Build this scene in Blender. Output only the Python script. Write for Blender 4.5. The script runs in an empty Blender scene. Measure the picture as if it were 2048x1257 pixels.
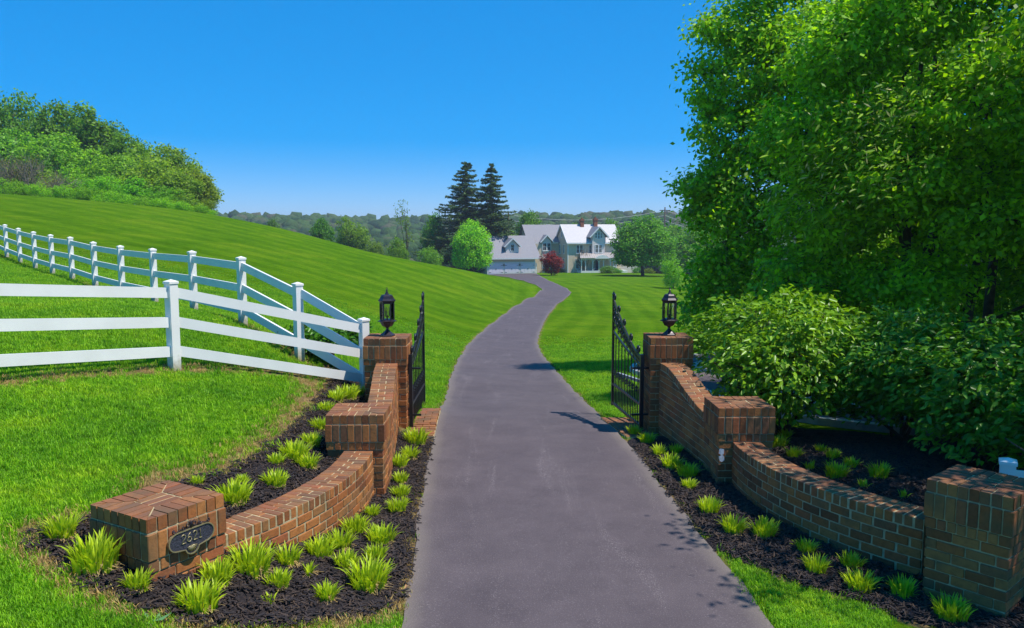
import bpy, bmesh, math, random
import numpy as np
from mathutils import Vector, Matrix
R = math.radians
random.seed(7); RNG = np.random.default_rng(7)
SC = bpy.context.scene
COL = SC.collection

# ------------------------------------------------------------------ camera, sky, sun, exposure
CAM_H = 3.2
FPX, CX, CY, HORIZON = 1590.0, 1024.0, 628.5, 460.0
PITCH = math.atan((CY - HORIZON) / FPX)
cam = bpy.data.cameras.new('camera'); cam_o = bpy.data.objects.new('camera', cam); COL.objects.link(cam_o)
cam.sensor_width = 36.0; cam.lens = 36.0 * FPX / 2048.0
cam.clip_start = 0.05; cam.clip_end = 6000
cam_o.location = (0, 0, CAM_H); cam_o.rotation_euler = (R(90) - PITCH, 0, 0)
SC.camera = cam_o

SUN_EL, SUN_AZ = 63.0, -13.0          # azimuth from +x, negative = towards the camera side
sv = Vector((math.cos(R(SUN_EL)) * math.cos(R(SUN_AZ)), math.cos(R(SUN_EL)) * math.sin(R(SUN_AZ)), math.sin(R(SUN_EL))))
sun = bpy.data.lights.new('sun', 'SUN'); sun.energy = 4.6; sun.angle = R(0.5); sun.color = (1.0, 0.95, 0.86)
sun_o = bpy.data.objects.new('sun', sun); COL.objects.link(sun_o)
sun_o.rotation_euler = (-sv).to_track_quat('-Z', 'Y').to_euler(); sun_o.location = (30, -10, 60)

world = bpy.data.worlds.new('World'); SC.world = world; world.use_nodes = True
wn = world.node_tree.nodes; wl = world.node_tree.links
bg = wn['Background']; bg.inputs['Strength'].default_value = 0.145
sky = wn.new('ShaderNodeTexSky'); sky.sky_type = 'NISHITA'; sky.sun_disc = False
sky.sun_elevation = R(SUN_EL); sky.sun_rotation = R(90 - SUN_AZ)
sky.air_density = 0.5; sky.dust_density = 0.0; sky.ozone_density = 10.0; sky.altitude = 0
gm = wn.new('ShaderNodeGamma'); gm.inputs['Gamma'].default_value = 0.36      # the photo's sky is graded: flat, saturated azure
hs = wn.new('ShaderNodeHueSaturation'); hs.inputs['Saturation'].default_value = 2.45; hs.inputs['Hue'].default_value = 0.507; hs.inputs['Value'].default_value = 3.0
wl.new(sky.outputs['Color'], gm.inputs['Color']); wl.new(gm.outputs['Color'], hs.inputs['Color']); wl.new(hs.outputs['Color'], bg.inputs['Color'])

SC.view_settings.view_transform = 'Standard'; SC.view_settings.look = 'None'
SC.view_settings.gamma = 1.0; SC.view_settings.exposure = 0.32
SC.view_settings.use_curve_mapping = False
HAZE = 0.00032
SC.cycles.use_denoising = True
SC.cycles.max_bounces = 7; SC.cycles.diffuse_bounces = 3; SC.cycles.glossy_bounces = 2
SC.cycles.transmission_bounces = 4; SC.cycles.transparent_max_bounces = 8; SC.cycles.volume_bounces = 0
SC.cycles.caustics_reflective = False; SC.cycles.caustics_refractive = False

# ------------------------------------------------------------------ projection helpers (pixel of the 2048 px photo -> world)
cpt, spt = math.cos(PITCH), math.sin(PITCH)
def ray(u, v):
    a = (u - CX) / FPX; b = (v - CY) / FPX
    return (a, cpt - b * spt, -spt - b * cpt)
def at_y(u, v, Y):
    d = ray(u, v); t = Y / d[1]
    return (d[0] * t, Y, CAM_H + d[2] * t)

# ------------------------------------------------------------------ mesh helpers
def fast_mesh(name, V, F, mats=None, smooth=False, fmat=None):
    V = np.asarray(V, np.float32); F = np.asarray(F, np.int32)
    n, k = F.shape
    me = bpy.data.meshes.new(name)
    me.vertices.add(len(V)); me.vertices.foreach_set('co', V.ravel())
    me.loops.add(n * k); me.loops.foreach_set('vertex_index', F.ravel())
    me.polygons.add(n); me.polygons.foreach_set('loop_start', np.arange(n, dtype=np.int32) * k)
    try: me.polygons.foreach_set('loop_total', np.full(n, k, np.int32))
    except Exception: pass
    if smooth: me.polygons.foreach_set('use_smooth', np.ones(n, bool))
    for m in (mats or []): me.materials.append(m)
    if fmat is not None: me.polygons.foreach_set('material_index', np.asarray(fmat, np.int32))
    me.update(calc_edges=True)
    return me

class MB:
    """collects shapes for one mesh"""
    def __init__(s): s.v = []; s.f = []; s.sm = []
    def add(s, vs, fs, smooth=False):
        o = len(s.v); s.v += [tuple(p) for p in vs]; s.f += [tuple(i + o for i in f) for f in fs]; s.sm += [smooth] * len(fs); return s
    def box(s, x0, x1, y0, y1, z0, z1):
        vs = [(x, y, z) for z in (z0, z1) for y in (y0, y1) for x in (x0, x1)]
        return s.add(vs, [(0, 2, 3, 1), (4, 5, 7, 6), (0, 1, 5, 4), (2, 6, 7, 3), (0, 4, 6, 2), (1, 3, 7, 5)])
    def prism(s, poly, z0, z1):
        n = len(poly)
        vs = [(p[0], p[1], z0) for p in poly] + [(p[0], p[1], z1) for p in poly]
        fs = [tuple(range(n))[::-1], tuple(range(n, 2 * n))] + [(i, (i + 1) % n, n + (i + 1) % n, n + i) for i in range(n)]
        return s.add(vs, fs)
    def hexa(s, p):   # 8 points: bottom 4 ccw, top 4 ccw
        return s.add(p, [(3, 2, 1, 0), (4, 5, 6, 7), (0, 1, 5, 4), (1, 2, 6, 5), (2, 3, 7, 6), (3, 0, 4, 7)])
    def bar(s, a, b, w, h=None, up=(0, 0, 1)):
        h = h or w; a = Vector(a); b = Vector(b); d = (b - a).normalized(); upv = Vector(up)
        if abs(d.dot(upv)) > 0.98: upv = Vector((0, 1, 0))
        sx = d.cross(upv).normalized(); sy = sx.cross(d).normalized()
        ps = []
        for c in (a, b):
            for i, j in ((-1, -1), (1, -1), (1, 1), (-1, 1)): ps.append(c + sx * (w / 2 * i) + sy * (h / 2 * j))
        return s.add(ps, [(3, 2, 1, 0), (4, 5, 6, 7), (0, 1, 5, 4), (1, 2, 6, 5), (2, 3, 7, 6), (3, 0, 4, 7)])
    def tube(s, pts, rad, n=6, cap=True):
        pts = [Vector(p) for p in pts]
        if not hasattr(rad, '__len__'): rad = [rad] * len(pts)
        vs = []; prev = None
        for i, p in enumerate(pts):
            d = (pts[min(i + 1, len(pts) - 1)] - pts[max(i - 1, 0)]).normalized()
            if prev is None:
                ref = Vector((0, 0, 1)) if abs(d.z) < 0.9 else Vector((1, 0, 0))
                sx = d.cross(ref).normalized()
            else:
                sx = (prev - d * prev.dot(d)).normalized()
            prev = sx; sy = d.cross(sx)
            for k in range(n):
                t = 2 * math.pi * k / n
                vs.append(p + (sx * math.cos(t) + sy * math.sin(t)) * rad[i])
        fs = []
        for i in range(len(pts) - 1):
            for k in range(n):
                k2 = (k + 1) % n
                fs.append((i * n + k, i * n + k2, (i + 1) * n + k2, (i + 1) * n + k))
        if cap: fs.append(tuple(range(n))[::-1]); fs.append(tuple(range((len(pts) - 1) * n, len(pts) * n)))
        return s.add(vs, fs, smooth=n > 4)
    def lathe(s, prof, n=6, c=(0, 0, 0), rot=0.0, smooth=False):
        vs = []
        for r, z in prof:
            for k in range(n):
                t = 2 * math.pi * (k / n) + rot
                vs.append((c[0] + r * math.cos(t), c[1] + r * math.sin(t), c[2] + z))
        fs = []
        for i in range(len(prof) - 1):
            for k in range(n):
                k2 = (k + 1) % n; fs.append((i * n + k, i * n + k2, (i + 1) * n + k2, (i + 1) * n + k))
        fs.append(tuple(range(n))[::-1]); fs.append(tuple(range((len(prof) - 1) * n, len(prof) * n)))
        return s.add(vs, fs, smooth)
    def mesh(s, name, mat):
        me = bpy.data.meshes.new(name); me.from_pydata(s.v, [], s.f)
        if any(s.sm): me.polygons.foreach_set('use_smooth', s.sm)
        if mat: me.materials.append(mat)
        me.update(); return me
    def build(s, name, mat, parent=None):
        return link(name, s.mesh(name, mat), parent)

def link(name, me, parent=None):
    o = bpy.data.objects.new(name, me); COL.objects.link(o)
    if parent: o.parent = parent
    return o
def tag(o, label=None, cat=None, group=None, kind=None):
    if label: o['label'] = label
    if cat: o['category'] = cat
    if group: o['group'] = group
    if kind: o['kind'] = kind
    return o
def thing(name, label, cat, loc=(0, 0, 0), rz=0.0, group=None):
    o = bpy.data.objects.new(name, None); COL.objects.link(o); o.empty_display_size = 0.2
    o.location = loc; o.rotation_euler = (0, 0, rz)
    return tag(o, label, cat, group)

# ------------------------------------------------------------------ materials
def new_mat(name):
    m = bpy.data.materials.new(name); m.use_nodes = True
    nt = m.node_tree; b = nt.nodes['Principled BSDF']; b.inputs['Specular IOR Level'].default_value = 0.3
    return m, nt, b
def N(nt, t, **kw):
    n = nt.nodes.new(t)
    for k, v in kw.items():
        if k in n.inputs: n.inputs[k].default_value = v
        else: setattr(n, k, v)
    return n
def ramp(nt, stops, interp='LINEAR'):
    n = nt.nodes.new('ShaderNodeValToRGB'); cr = n.color_ramp; cr.interpolation = interp
    while len(cr.elements) < len(stops): cr.elements.new(0.5)
    for e, (p, c) in zip(cr.elements, stops): e.position = p; e.color = (*c, 1)
    return n
def mixc(nt, a, b, fac, mode='MIX'):
    n = nt.nodes.new('ShaderNodeMix'); n.data_type = 'RGBA'; n.blend_type = mode
    for sock, val in ((n.inputs[6], a), (n.inputs[7], b), (n.inputs[0], fac)):
        if hasattr(val, 'type') and hasattr(val, 'links'): nt.links.new(val, sock)
        elif isinstance(val, (int, float)): sock.default_value = val
        else: sock.default_value = (*val, 1)
    return n.outputs[2]
def bump(nt, b, height, strength, dist=0.02):
    n = nt.nodes.new('ShaderNodeBump'); n.inputs['Strength'].default_value = strength; n.inputs['Distance'].default_value = dist
    nt.links.new(height, n.inputs['Height']); nt.links.new(n.outputs[0], b.inputs['Normal'])
def simple(name, c, rough=0.6, metal=0.0, noise=0.0, scale=8.0, bmp=0.0, spec=0.3):
    m, nt, b = new_mat(name); b.inputs['Roughness'].default_value = rough; b.inputs['Metallic'].default_value = metal
    b.inputs['Specular IOR Level'].default_value = spec
    if noise:
        tc = N(nt, 'ShaderNodeTexCoord'); nz = N(nt, 'ShaderNodeTexNoise', Scale=scale, Detail=5.0)
        nt.links.new(tc.outputs['Object'], nz.inputs['Vector'])
        rp = ramp(nt, [(0.3, tuple(x * (1 - noise) for x in c)), (0.7, tuple(min(1, x * (1 + noise)) for x in c))])
        nt.links.new(nz.outputs['Fac'], rp.inputs['Fac']); nt.links.new(rp.outputs['Color'], b.inputs['Base Color'])
        if bmp: bump(nt, b, nz.outputs['Fac'], bmp)
    else: b.inputs['Base Color'].default_value = (*c, 1)
    return m

def leaf_mat(name, c, var=0.35, trans=0.35, rough=0.5, use_obj=False):
    m, nt, b = new_mat(name); b.inputs['Roughness'].default_value = rough; b.inputs['Specular IOR Level'].default_value = 0.35
    geo = N(nt, 'ShaderNodeNewGeometry')
    rp = ramp(nt, [(0.0, tuple(x * (1 - var) for x in c)), (0.55, c), (1.0, (min(1, c[0] * (1 + 1.6 * var)), min(1, c[1] * (1 + var)), c[2]))])
    nt.links.new(geo.outputs['Random Per Island'], rp.inputs['Fac'])
    col = rp.outputs['Color']
    if use_obj:
        oi = N(nt, 'ShaderNodeObjectInfo'); col = mixc(nt, col, oi.outputs['Color'], 1.0, 'MULTIPLY')
    nt.links.new(col, b.inputs['Base Color'])
    tr = N(nt, 'ShaderNodeBsdfTranslucent'); 
    tcol = mixc(nt, col, (1.25, 1.2, 0.6), 1.0, 'MULTIPLY'); nt.links.new(tcol, tr.inputs['Color'])
    mx = N(nt, 'ShaderNodeMixShader'); mx.inputs[0].default_value = trans
    nt.links.new(b.outputs[0], mx.inputs[1]); nt.links.new(tr.outputs[0], mx.inputs[2])
    nt.links.new(mx.outputs[0], nt.nodes['Material Output'].inputs['Surface'])
    return m

def brick_material():
    m, nt, b = new_mat('clay_brick'); b.inputs['Roughness'].default_value = 0.85
    oi = N(nt, 'ShaderNodeObjectInfo'); tc = N(nt, 'ShaderNodeTexCoord')
    rp = ramp(nt, [(0.0, (0.16, 0.058, 0.024)), (0.16, (0.27, 0.092, 0.030)), (0.38, (0.36, 0.126, 0.037)), (0.58, (0.42, 0.165, 0.048)), (0.74, (0.30, 0.135, 0.048)), (0.87, (0.19, 0.090, 0.042)), (1.0, (0.40, 0.115, 0.040))])
    nt.links.new(oi.outputs['Random'], rp.inputs['Fac'])
    add = N(nt, 'ShaderNodeVectorMath', operation='ADD'); sc = N(nt, 'ShaderNodeVectorMath', operation='SCALE'); sc.inputs['Scale'].default_value = 37.0
    nt.links.new(oi.outputs['Location'], sc.inputs[0]); nt.links.new(tc.outputs['Object'], add.inputs[0]); nt.links.new(sc.outputs[0], add.inputs[1])
    n1 = N(nt, 'ShaderNodeTexNoise', Scale=22.0, Detail=6.0, Roughness=0.7); nt.links.new(add.outputs[0], n1.inputs['Vector'])
    n2 = N(nt, 'ShaderNodeTexNoise', Scale=3.2, Detail=3.0); nt.links.new(N(nt, 'ShaderNodeNewGeometry').outputs['Position'], n2.inputs['Vector'])
    r1 = ramp(nt, [(0.25, (0.5, 0.46, 0.42)), (0.5, (1, 1, 1)), (0.75, (1.22, 1.2, 1.15))]); nt.links.new(n1.outputs['Fac'], r1.inputs['Fac'])
    c = mixc(nt, rp.outputs['Color'], r1.outputs['Color'], 0.75, 'MULTIPLY')
    r2 = ramp(nt, [(0.50, (0, 0, 0)), (0.68, (1, 1, 1))]); nt.links.new(n2.outputs['Fac'], r2.inputs['Fac'])
    f2 = N(nt, 'ShaderNodeMath', operation='MULTIPLY'); f2.inputs[1].default_value = 0.62; nt.links.new(r2.outputs['Color'], f2.inputs[0])
    c = mixc(nt, c, (0.10, 0.082, 0.042), f2.outputs[0])      # weathering and algae stains
    # soot and lichen settled on the flat tops
    geo2 = N(nt, 'ShaderNodeNewGeometry'); sx = N(nt, 'ShaderNodeSeparateXYZ'); nt.links.new(geo2.outputs['Normal'], sx.inputs[0])
    n3 = N(nt, 'ShaderNodeTexNoise', Scale=7.0, Detail=5.0); nt.links.new(geo2.outputs['Position'], n3.inputs['Vector'])
    tp = N(nt, 'ShaderNodeMapRange'); tp.inputs['From Min'].default_value = 0.6; tp.inputs['From Max'].default_value = 0.9; nt.links.new(sx.outputs['Z'], tp.inputs['Value'])
    tf = N(nt, 'ShaderNodeMath', operation='MULTIPLY'); nt.links.new(tp.outputs[0], tf.inputs[0]); nt.links.new(n3.outputs['Fac'], tf.inputs[1])
    c = mixc(nt, c, (0.16, 0.085, 0.055), tf.outputs[0])
    nt.links.new(c, b.inputs['Base Color']); bump(nt, b, n1.outputs['Fac'], 0.5, 0.012)
    return m

M = {}
M['brick'] = brick_material()
M['mortar'] = simple('mortar', (0.44, 0.355, 0.205), 0.95, noise=0.3, scale=14, bmp=0.4)
M['vinyl'] = simple('white_vinyl', (0.83, 0.81, 0.77), 0.38, noise=0.045, scale=2.5)
def post_mat():
    m = simple('white_vinyl_post', (0.83, 0.81, 0.77), 0.38, noise=0.045, scale=2.5); nt = m.node_tree; b = nt.nodes['Principled BSDF']
    tc = N(nt, 'ShaderNodeTexCoord'); sp = N(nt, 'ShaderNodeSeparateXYZ'); nt.links.new(tc.outputs['Object'], sp.inputs[0])
    nz = N(nt, 'ShaderNodeTexNoise', Scale=16.0, Detail=5.0); nt.links.new(tc.outputs['Object'], nz.inputs['Vector'])
    ad = N(nt, 'ShaderNodeMath', operation='MULTIPLY_ADD'); nt.links.new(nz.outputs['Fac'], ad.inputs[0]); ad.inputs[1].default_value = -0.28; nt.links.new(sp.outputs['Z'], ad.inputs[2])
    mr = N(nt, 'ShaderNodeMapRange'); mr.inputs['From Min'].default_value = -0.10; mr.inputs['From Max'].default_value = 0.06; mr.inputs['To Min'].default_value = 0.75; mr.inputs['To Max'].default_value = 0.0; nt.links.new(ad.outputs[0], mr.inputs['Value'])
    nt.links.new(mixc(nt, b.inputs['Base Color'].links[0].from_socket, (0.33, 0.28, 0.15), mr.outputs[0]), b.inputs['Base Color'])   # soil splash and algae at the foot
    return m
M['vinyl_post'] = post_mat()
M['vinyl_dirty'] = simple('weathered_vinyl', (0.74, 0.73, 0.68), 0.45, noise=0.10, scale=3)
M['iron'] = simple('black_iron', (0.012, 0.012, 0.016), 0.33, noise=0.3, scale=30, spec=0.55)
M['bronze'] = simple('dark_bronze', (0.030, 0.022, 0.030), 0.36, metal=0.25, noise=0.35, scale=14, spec=0.55)
M['plaque'] = simple('plaque_slate', (0.045, 0.045, 0.062), 0.5, noise=0.45, scale=70, bmp=0.5)
M['brass'] = simple('aged_brass', (0.36, 0.30, 0.16), 0.42, metal=0.5, noise=0.2, scale=40)
M['grey_metal'] = simple('grey_metal', (0.42, 0.43, 0.45), 0.4, metal=0.3)
M['concrete'] = simple('kerb_concrete', (0.50, 0.49, 0.46), 0.9, noise=0.15, scale=6)
M['paver'] = simple('red_paver', (0.34, 0.135, 0.10), 0.9, noise=0.25, scale=9, bmp=0.3)
M['bark'] = simple('bark', (0.075, 0.058, 0.042), 0.95, noise=0.5, scale=7, bmp=0.9)
M['bark_pale'] = simple('pale_bark', (0.20, 0.17, 0.13), 0.95, noise=0.4, scale=7, bmp=0.8)
M['straw'] = leaf_mat('dry_straw', (0.42, 0.31, 0.13), 0.3, 0.2, 0.8)
M['siding'] = None
g = M

def glass_mat():
    m, nt, b = new_mat('lantern_glass'); b.inputs['Base Color'].default_value = (0.9, 0.95, 0.92, 1)
    b.inputs['Roughness'].default_value = 0.02
    t = N(nt, 'ShaderNodeBsdfTransparent'); t.inputs[0].default_value = (0.86, 0.9, 0.86, 1)
    gl = N(nt, 'ShaderNodeBsdfGlossy'); gl.inputs['Roughness'].default_value = 0.03
    mx = N(nt, 'ShaderNodeMixShader'); fr = N(nt, 'ShaderNodeFresnel'); fr.inputs[0].default_value = 1.5
    nt.links.new(fr.outputs[0], mx.inputs[0]); nt.links.new(t.outputs[0], mx.inputs[1]); nt.links.new(gl.outputs[0], mx.inputs[2])
    nt.links.new(mx.outputs[0], nt.nodes['Material Output'].inputs['Surface'])
    return m
M['glass'] = glass_mat()

def ground_mat():
    m, nt, b = new_mat('lawn_ground'); b.inputs['Roughness'].default_value = 0.95; b.inputs['Specular IOR Level'].default_value = 0.0
    geo = N(nt, 'ShaderNodeNewGeometry'); pos = geo.outputs['Position']
    n1 = N(nt, 'ShaderNodeTexNoise', Scale=0.22, Detail=6.0, Roughness=0.62); nt.links.new(pos, n1.inputs['Vector'])
    n2 = N(nt, 'ShaderNodeTexNoise', Scale=3.1, Detail=8.0, Roughness=0.75); nt.links.new(pos, n2.inputs['Vector'])
    n3 = N(nt, 'ShaderNodeTexNoise', Scale=26.0, Detail=6.0, Roughness=0.8); nt.links.new(pos, n3.inputs['Vector'])
    base = ramp(nt, [(0.25, (0.046, 0.128, 0.005)), (0.5, (0.075, 0.172, 0.006)), (0.75, (0.115, 0.200, 0.010))]); nt.links.new(n1.outputs['Fac'], base.inputs['Fac'])
    r2 = ramp(nt, [(0.3, (0.62, 0.66, 0.6)), (0.5, (1, 1, 1)), (0.72, (1.3, 1.18, 1.1))]); nt.links.new(n2.outputs['Fac'], r2.inputs['Fac'])
    c = mixc(nt, base.outputs['Color'], r2.outputs['Color'], 0.8, 'MULTIPLY')
    r3 = ramp(nt, [(0.3, (0.5, 0.55, 0.5)), (0.5, (1, 1, 1)), (0.7, (1.4, 1.3, 1.2))]); nt.links.new(n3.outputs['Fac'], r3.inputs['Fac'])
    c = mixc(nt, c, r3.outputs['Color'], 0.7, 'MULTIPLY')
    n4 = N(nt, 'ShaderNodeTexNoise', Scale=0.75, Detail=7.0, Roughness=0.72, Distortion=0.6); nt.links.new(pos, n4.inputs['Vector'])
    r5 = ramp(nt, [(0.33, (0.68, 0.80, 0.8)), (0.5, (1, 1, 1)), (0.66, (1.32, 1.10, 1.3))]); nt.links.new(n4.outputs['Fac'], r5.inputs['Fac'])
    c = mixc(nt, c, r5.outputs['Color'], 0.8, 'MULTIPLY')
    # mower stripes (grass laid in alternating passes)
    st = N(nt, 'ShaderNodeAttribute'); st.attribute_name = 'stripe'
    sw = N(nt, 'ShaderNodeMath', operation='SINE'); nt.links.new(st.outputs['Fac'], sw.inputs[0])
    r4 = ramp(nt, [(0.25, (0.90, 0.92, 0.91)), (0.75, (1.12, 1.08, 1.07))])
    mp = N(nt, 'ShaderNodeMapRange'); mp.inputs['From Min'].default_value = -1; nt.links.new(sw.outputs[0], mp.inputs['Value']); nt.links.new(mp.outputs[0], r4.inputs['Fac'])
    c = mixc(nt, c, r4.outputs['Color'], 1.0, 'MULTIPLY')
    # bare, straw-strewn earth
    at = N(nt, 'ShaderNodeAttribute'); at.attribute_name = 'bare'
    mm = N(nt, 'ShaderNodeMath', operation='MULTIPLY_ADD'); mm.inputs[1].default_value = 1.6; nt.links.new(n2.outputs['Fac'], mm.inputs[0]); mm.inputs[2].default_value = -0.8
    ad = N(nt, 'ShaderNodeMath', operation='ADD'); nt.links.new(at.outputs['Fac'], ad.inputs[0]); nt.links.new(mm.outputs[0], ad.inputs[1])
    m2 = N(nt, 'ShaderNodeMapRange'); m2.inputs['From Min'].default_value = 0.35; m2.inputs['From Max'].default_value = 0.75; nt.links.new(ad.outputs[0], m2.inputs['Value'])
    earth = ramp(nt, [(0.3, (0.16, 0.105, 0.05)), (0.6, (0.30, 0.21, 0.10)), (0.8, (0.20, 0.19, 0.07))]); nt.links.new(n3.outputs['Fac'], earth.inputs['Fac'])
    c = mixc(nt, c, earth.outputs['Color'], m2.outputs[0])
    # woodland floor and far valley
    wf = N(nt, 'ShaderNodeAttribute'); wf.attribute_name = 'wood'
    c = mixc(nt, c, (0.035, 0.06, 0.018), wf.outputs['Fac'])
    nt.links.new(c, b.inputs['Base Color'])
    sb = N(nt, 'ShaderNodeMath', operation='ADD'); nt.links.new(n3.outputs['Fac'], sb.inputs[0]); nt.links.new(n2.outputs['Fac'], sb.inputs[1])
    bump(nt, b, sb.outputs[0], 0.8, 0.07)
    return m
M['lawn'] = ground_mat()

def asphalt_mat():
    m, nt, b = new_mat('asphalt'); b.inputs['Roughness'].default_value = 0.82; b.inputs['Specular IOR Level'].default_value = 0.25
    geo = N(nt, 'ShaderNodeNewGeometry'); pos = geo.outputs['Position']
    mpn = N(nt, 'ShaderNodeMapping'); mpn.inputs['Scale'].default_value = (1.5, 0.16, 1.0); nt.links.new(pos, mpn.inputs['Vector'])
    n1 = N(nt, 'ShaderNodeTexNoise', Scale=1.9, Detail=6.0, Roughness=0.6, Distortion=0.8); nt.links.new(mpn.outputs[0], n1.inputs['Vector'])
    n2 = N(nt, 'ShaderNodeTexNoise', Scale=70.0, Detail=4.0, Roughness=0.8); nt.links.new(pos, n2.inputs['Vector'])
    n3 = N(nt, 'ShaderNodeTexNoise', Scale=1.3, Detail=8.0, Roughness=0.7); nt.links.new(pos, n3.inputs['Vector'])
    base = ramp(nt, [(0.3, (0.074, 0.058, 0.064)), (0.7, (0.112, 0.088, 0.094))]); nt.links.new(n3.outputs['Fac'], base.inputs['Fac'])
    # pale worn aggregate showing in streaks
    s1 = N(nt, 'ShaderNodeMapRange'); s1.inputs['From Min'].default_value = 0.52; s1.inputs['From Max'].default_value = 0.74; nt.links.new(n1.outputs['Fac'], s1.inputs['Value'])
    s2 = N(nt, 'ShaderNodeMapRange'); s2.inputs['From Min'].default_value = 0.53; s2.inputs['From Max'].default_value = 0.62; nt.links.new(n2.outputs['Fac'], s2.inputs['Value'])
    ml = N(nt, 'ShaderNodeMath', operation='MULTIPLY'); nt.links.new(s1.outputs[0], ml.inputs[0]); nt.links.new(s2.outputs[0], ml.inputs[1])
    sp = N(nt, 'ShaderNodeMapRange'); sp.inputs['From Min'].default_value = 0.55; sp.inputs['From Max'].default_value = 0.72; sp.inputs['To Max'].default_value = 0.50; nt.links.new(n2.outputs['Fac'], sp.inputs['Value'])
    mxx = N(nt, 'ShaderNodeMath', operation='MAXIMUM'); nt.links.new(ml.outputs[0], mxx.inputs[0]); nt.links.new(sp.outputs[0], mxx.inputs[1])
    c = mixc(nt, base.outputs['Color'], (0.34, 0.29, 0.29), mxx.outputs[0])
    ed = N(nt, 'ShaderNodeAttribute'); ed.attribute_name = 'edge'
    e2 = N(nt, 'ShaderNodeMath', operation='MULTIPLY'); nt.links.new(ed.outputs['Fac'], e2.inputs[0]); nt.links.new(n2.outputs['Fac'], e2.inputs[1])
    c = mixc(nt, c, (0.24, 0.20, 0.16), e2.outputs[0])
    nt.links.new(c, b.inputs['Base Color']); bump(nt, b, n2.outputs['Fac'], 0.5, 0.008)
    return m
M['asphalt'] = asphalt_mat()

def mulch_mat():
    m, nt, b = new_mat('mulch'); b.inputs['Roughness'].default_value = 0.95; b.inputs['Specular IOR Level'].default_value = 0.15
    pos = N(nt, 'ShaderNodeNewGeometry').outputs['Position']
    n1 = N(nt, 'ShaderNodeTexVoronoi', Scale=42.0, Randomness=1.0); nt.links.new(pos, n1.inputs['Vector'])
    n2 = N(nt, 'ShaderNodeTexNoise', Scale=30.0, Detail=6.0, Roughness=0.8); nt.links.new(pos, n2.inputs['Vector'])
    r1 = ramp(nt, [(0.25, (0.010, 0.008, 0.009)), (0.55, (0.032, 0.026, 0.028)), (0.78, (0.075, 0.06, 0.052))]); nt.links.new(n2.outputs['Fac'], r1.inputs['Fac'])
    nt.links.new(r1.outputs['Color'], b.inputs['Base Color']); bump(nt, b, n1.outputs['Distance'], 0.9, 0.03)
    return m
M['mulch'] = mulch_mat()
M['chip'] = leaf_mat('mulch_chip', (0.040, 0.031, 0.032), 0.6, 0.0, 0.9)
M['grass'] = leaf_mat('grass_blade', (0.235, 0.50, 0.020), 0.5, 0.45, 0.55)
def vary_grass(m):
    nt = m.node_tree; b = nt.nodes['Principled BSDF']; tr = [n for n in nt.nodes if n.type == 'BSDF_TRANSLUCENT'][0]
    pos = N(nt, 'ShaderNodeNewGeometry').outputs['Position']
    n1 = N(nt, 'ShaderNodeTexNoise', Scale=1.1, Detail=6.0, Roughness=0.7); nt.links.new(pos, n1.inputs['Vector'])
    n2 = N(nt, 'ShaderNodeTexNoise', Scale=9.0, Detail=4.0, Roughness=0.7); nt.links.new(pos, n2.inputs['Vector'])
    r1 = ramp(nt, [(0.28, (0.45, 0.66, 0.7)), (0.5, (0.95, 0.98, 1.0)), (0.68, (1.45, 1.12, 1.3))]); nt.links.new(n1.outputs['Fac'], r1.inputs['Fac'])
    r2 = ramp(nt, [(0.3, (0.5, 0.6, 0.6)), (0.5, (1, 1, 1)), (0.72, (1.35, 1.2, 1.2))]); nt.links.new(n2.outputs['Fac'], r2.inputs['Fac'])
    k = mixc(nt, r1.outputs['Color'], r2.outputs['Color'], 1.0, 'MULTIPLY')
    for sock in (b.inputs['Base Color'], tr.inputs['Color']):
        src = sock.links[0].from_socket; nt.links.new(mixc(nt, src, k, 1.0, 'MULTIPLY'), sock)
vary_grass(M['grass'])
M['lily'] = leaf_mat('daylily_leaf', (0.44, 0.60, 0.022), 0.28, 0.38, 0.42)
M['lily_shade'] = M['lily']
M['leaf'] = leaf_mat('tree_leaf', (0.135, 0.28, 0.018), 0.55, 0.52, 0.5, use_obj=True)
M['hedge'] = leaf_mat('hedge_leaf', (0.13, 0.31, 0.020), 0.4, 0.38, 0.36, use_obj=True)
M['needle'] = leaf_mat('spruce_needle', (0.075, 0.150, 0.040), 0.5, 0.3, 0.6)

# ------------------------------------------------------------------ terrain height
def tps_fit(P, lam=0.002, S=20.0):
    P = np.array(P, float); X = P[:, :2] / S; z = P[:, 2]; n = len(P)
    d = np.linalg.norm(X[:, None] - X[None], axis=2)
    K = np.where(d > 0, d * d * np.log(d + 1e-12), 0) + np.eye(n) * lam
    A = np.zeros((n + 3, n + 3)); A[:n, :n] = K; A[:n, n] = 1; A[:n, n + 1:] = X; A[n, :n] = 1; A[n + 1:, :n] = X.T
    w = np.linalg.solve(A, np.concatenate([z, np.zeros(3)]))
    def ev(x, y):
        x = np.asarray(x, float); y = np.asarray(y, float); sh = x.shape
        q = np.stack([x.ravel(), y.ravel()], 1) / S
        out = np.empty(len(q))
        for i in range(0, len(q), 4000):
            qq = q[i:i + 4000]; dd = np.linalg.norm(qq[:, None] - X[None], axis=2)
            out[i:i + 4000] = np.where(dd > 0, dd * dd * np.log(dd + 1e-12), 0) @ w[:n] + w[n] + qq @ w[n + 1:]
        return out.reshape(sh)
    return ev

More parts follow.
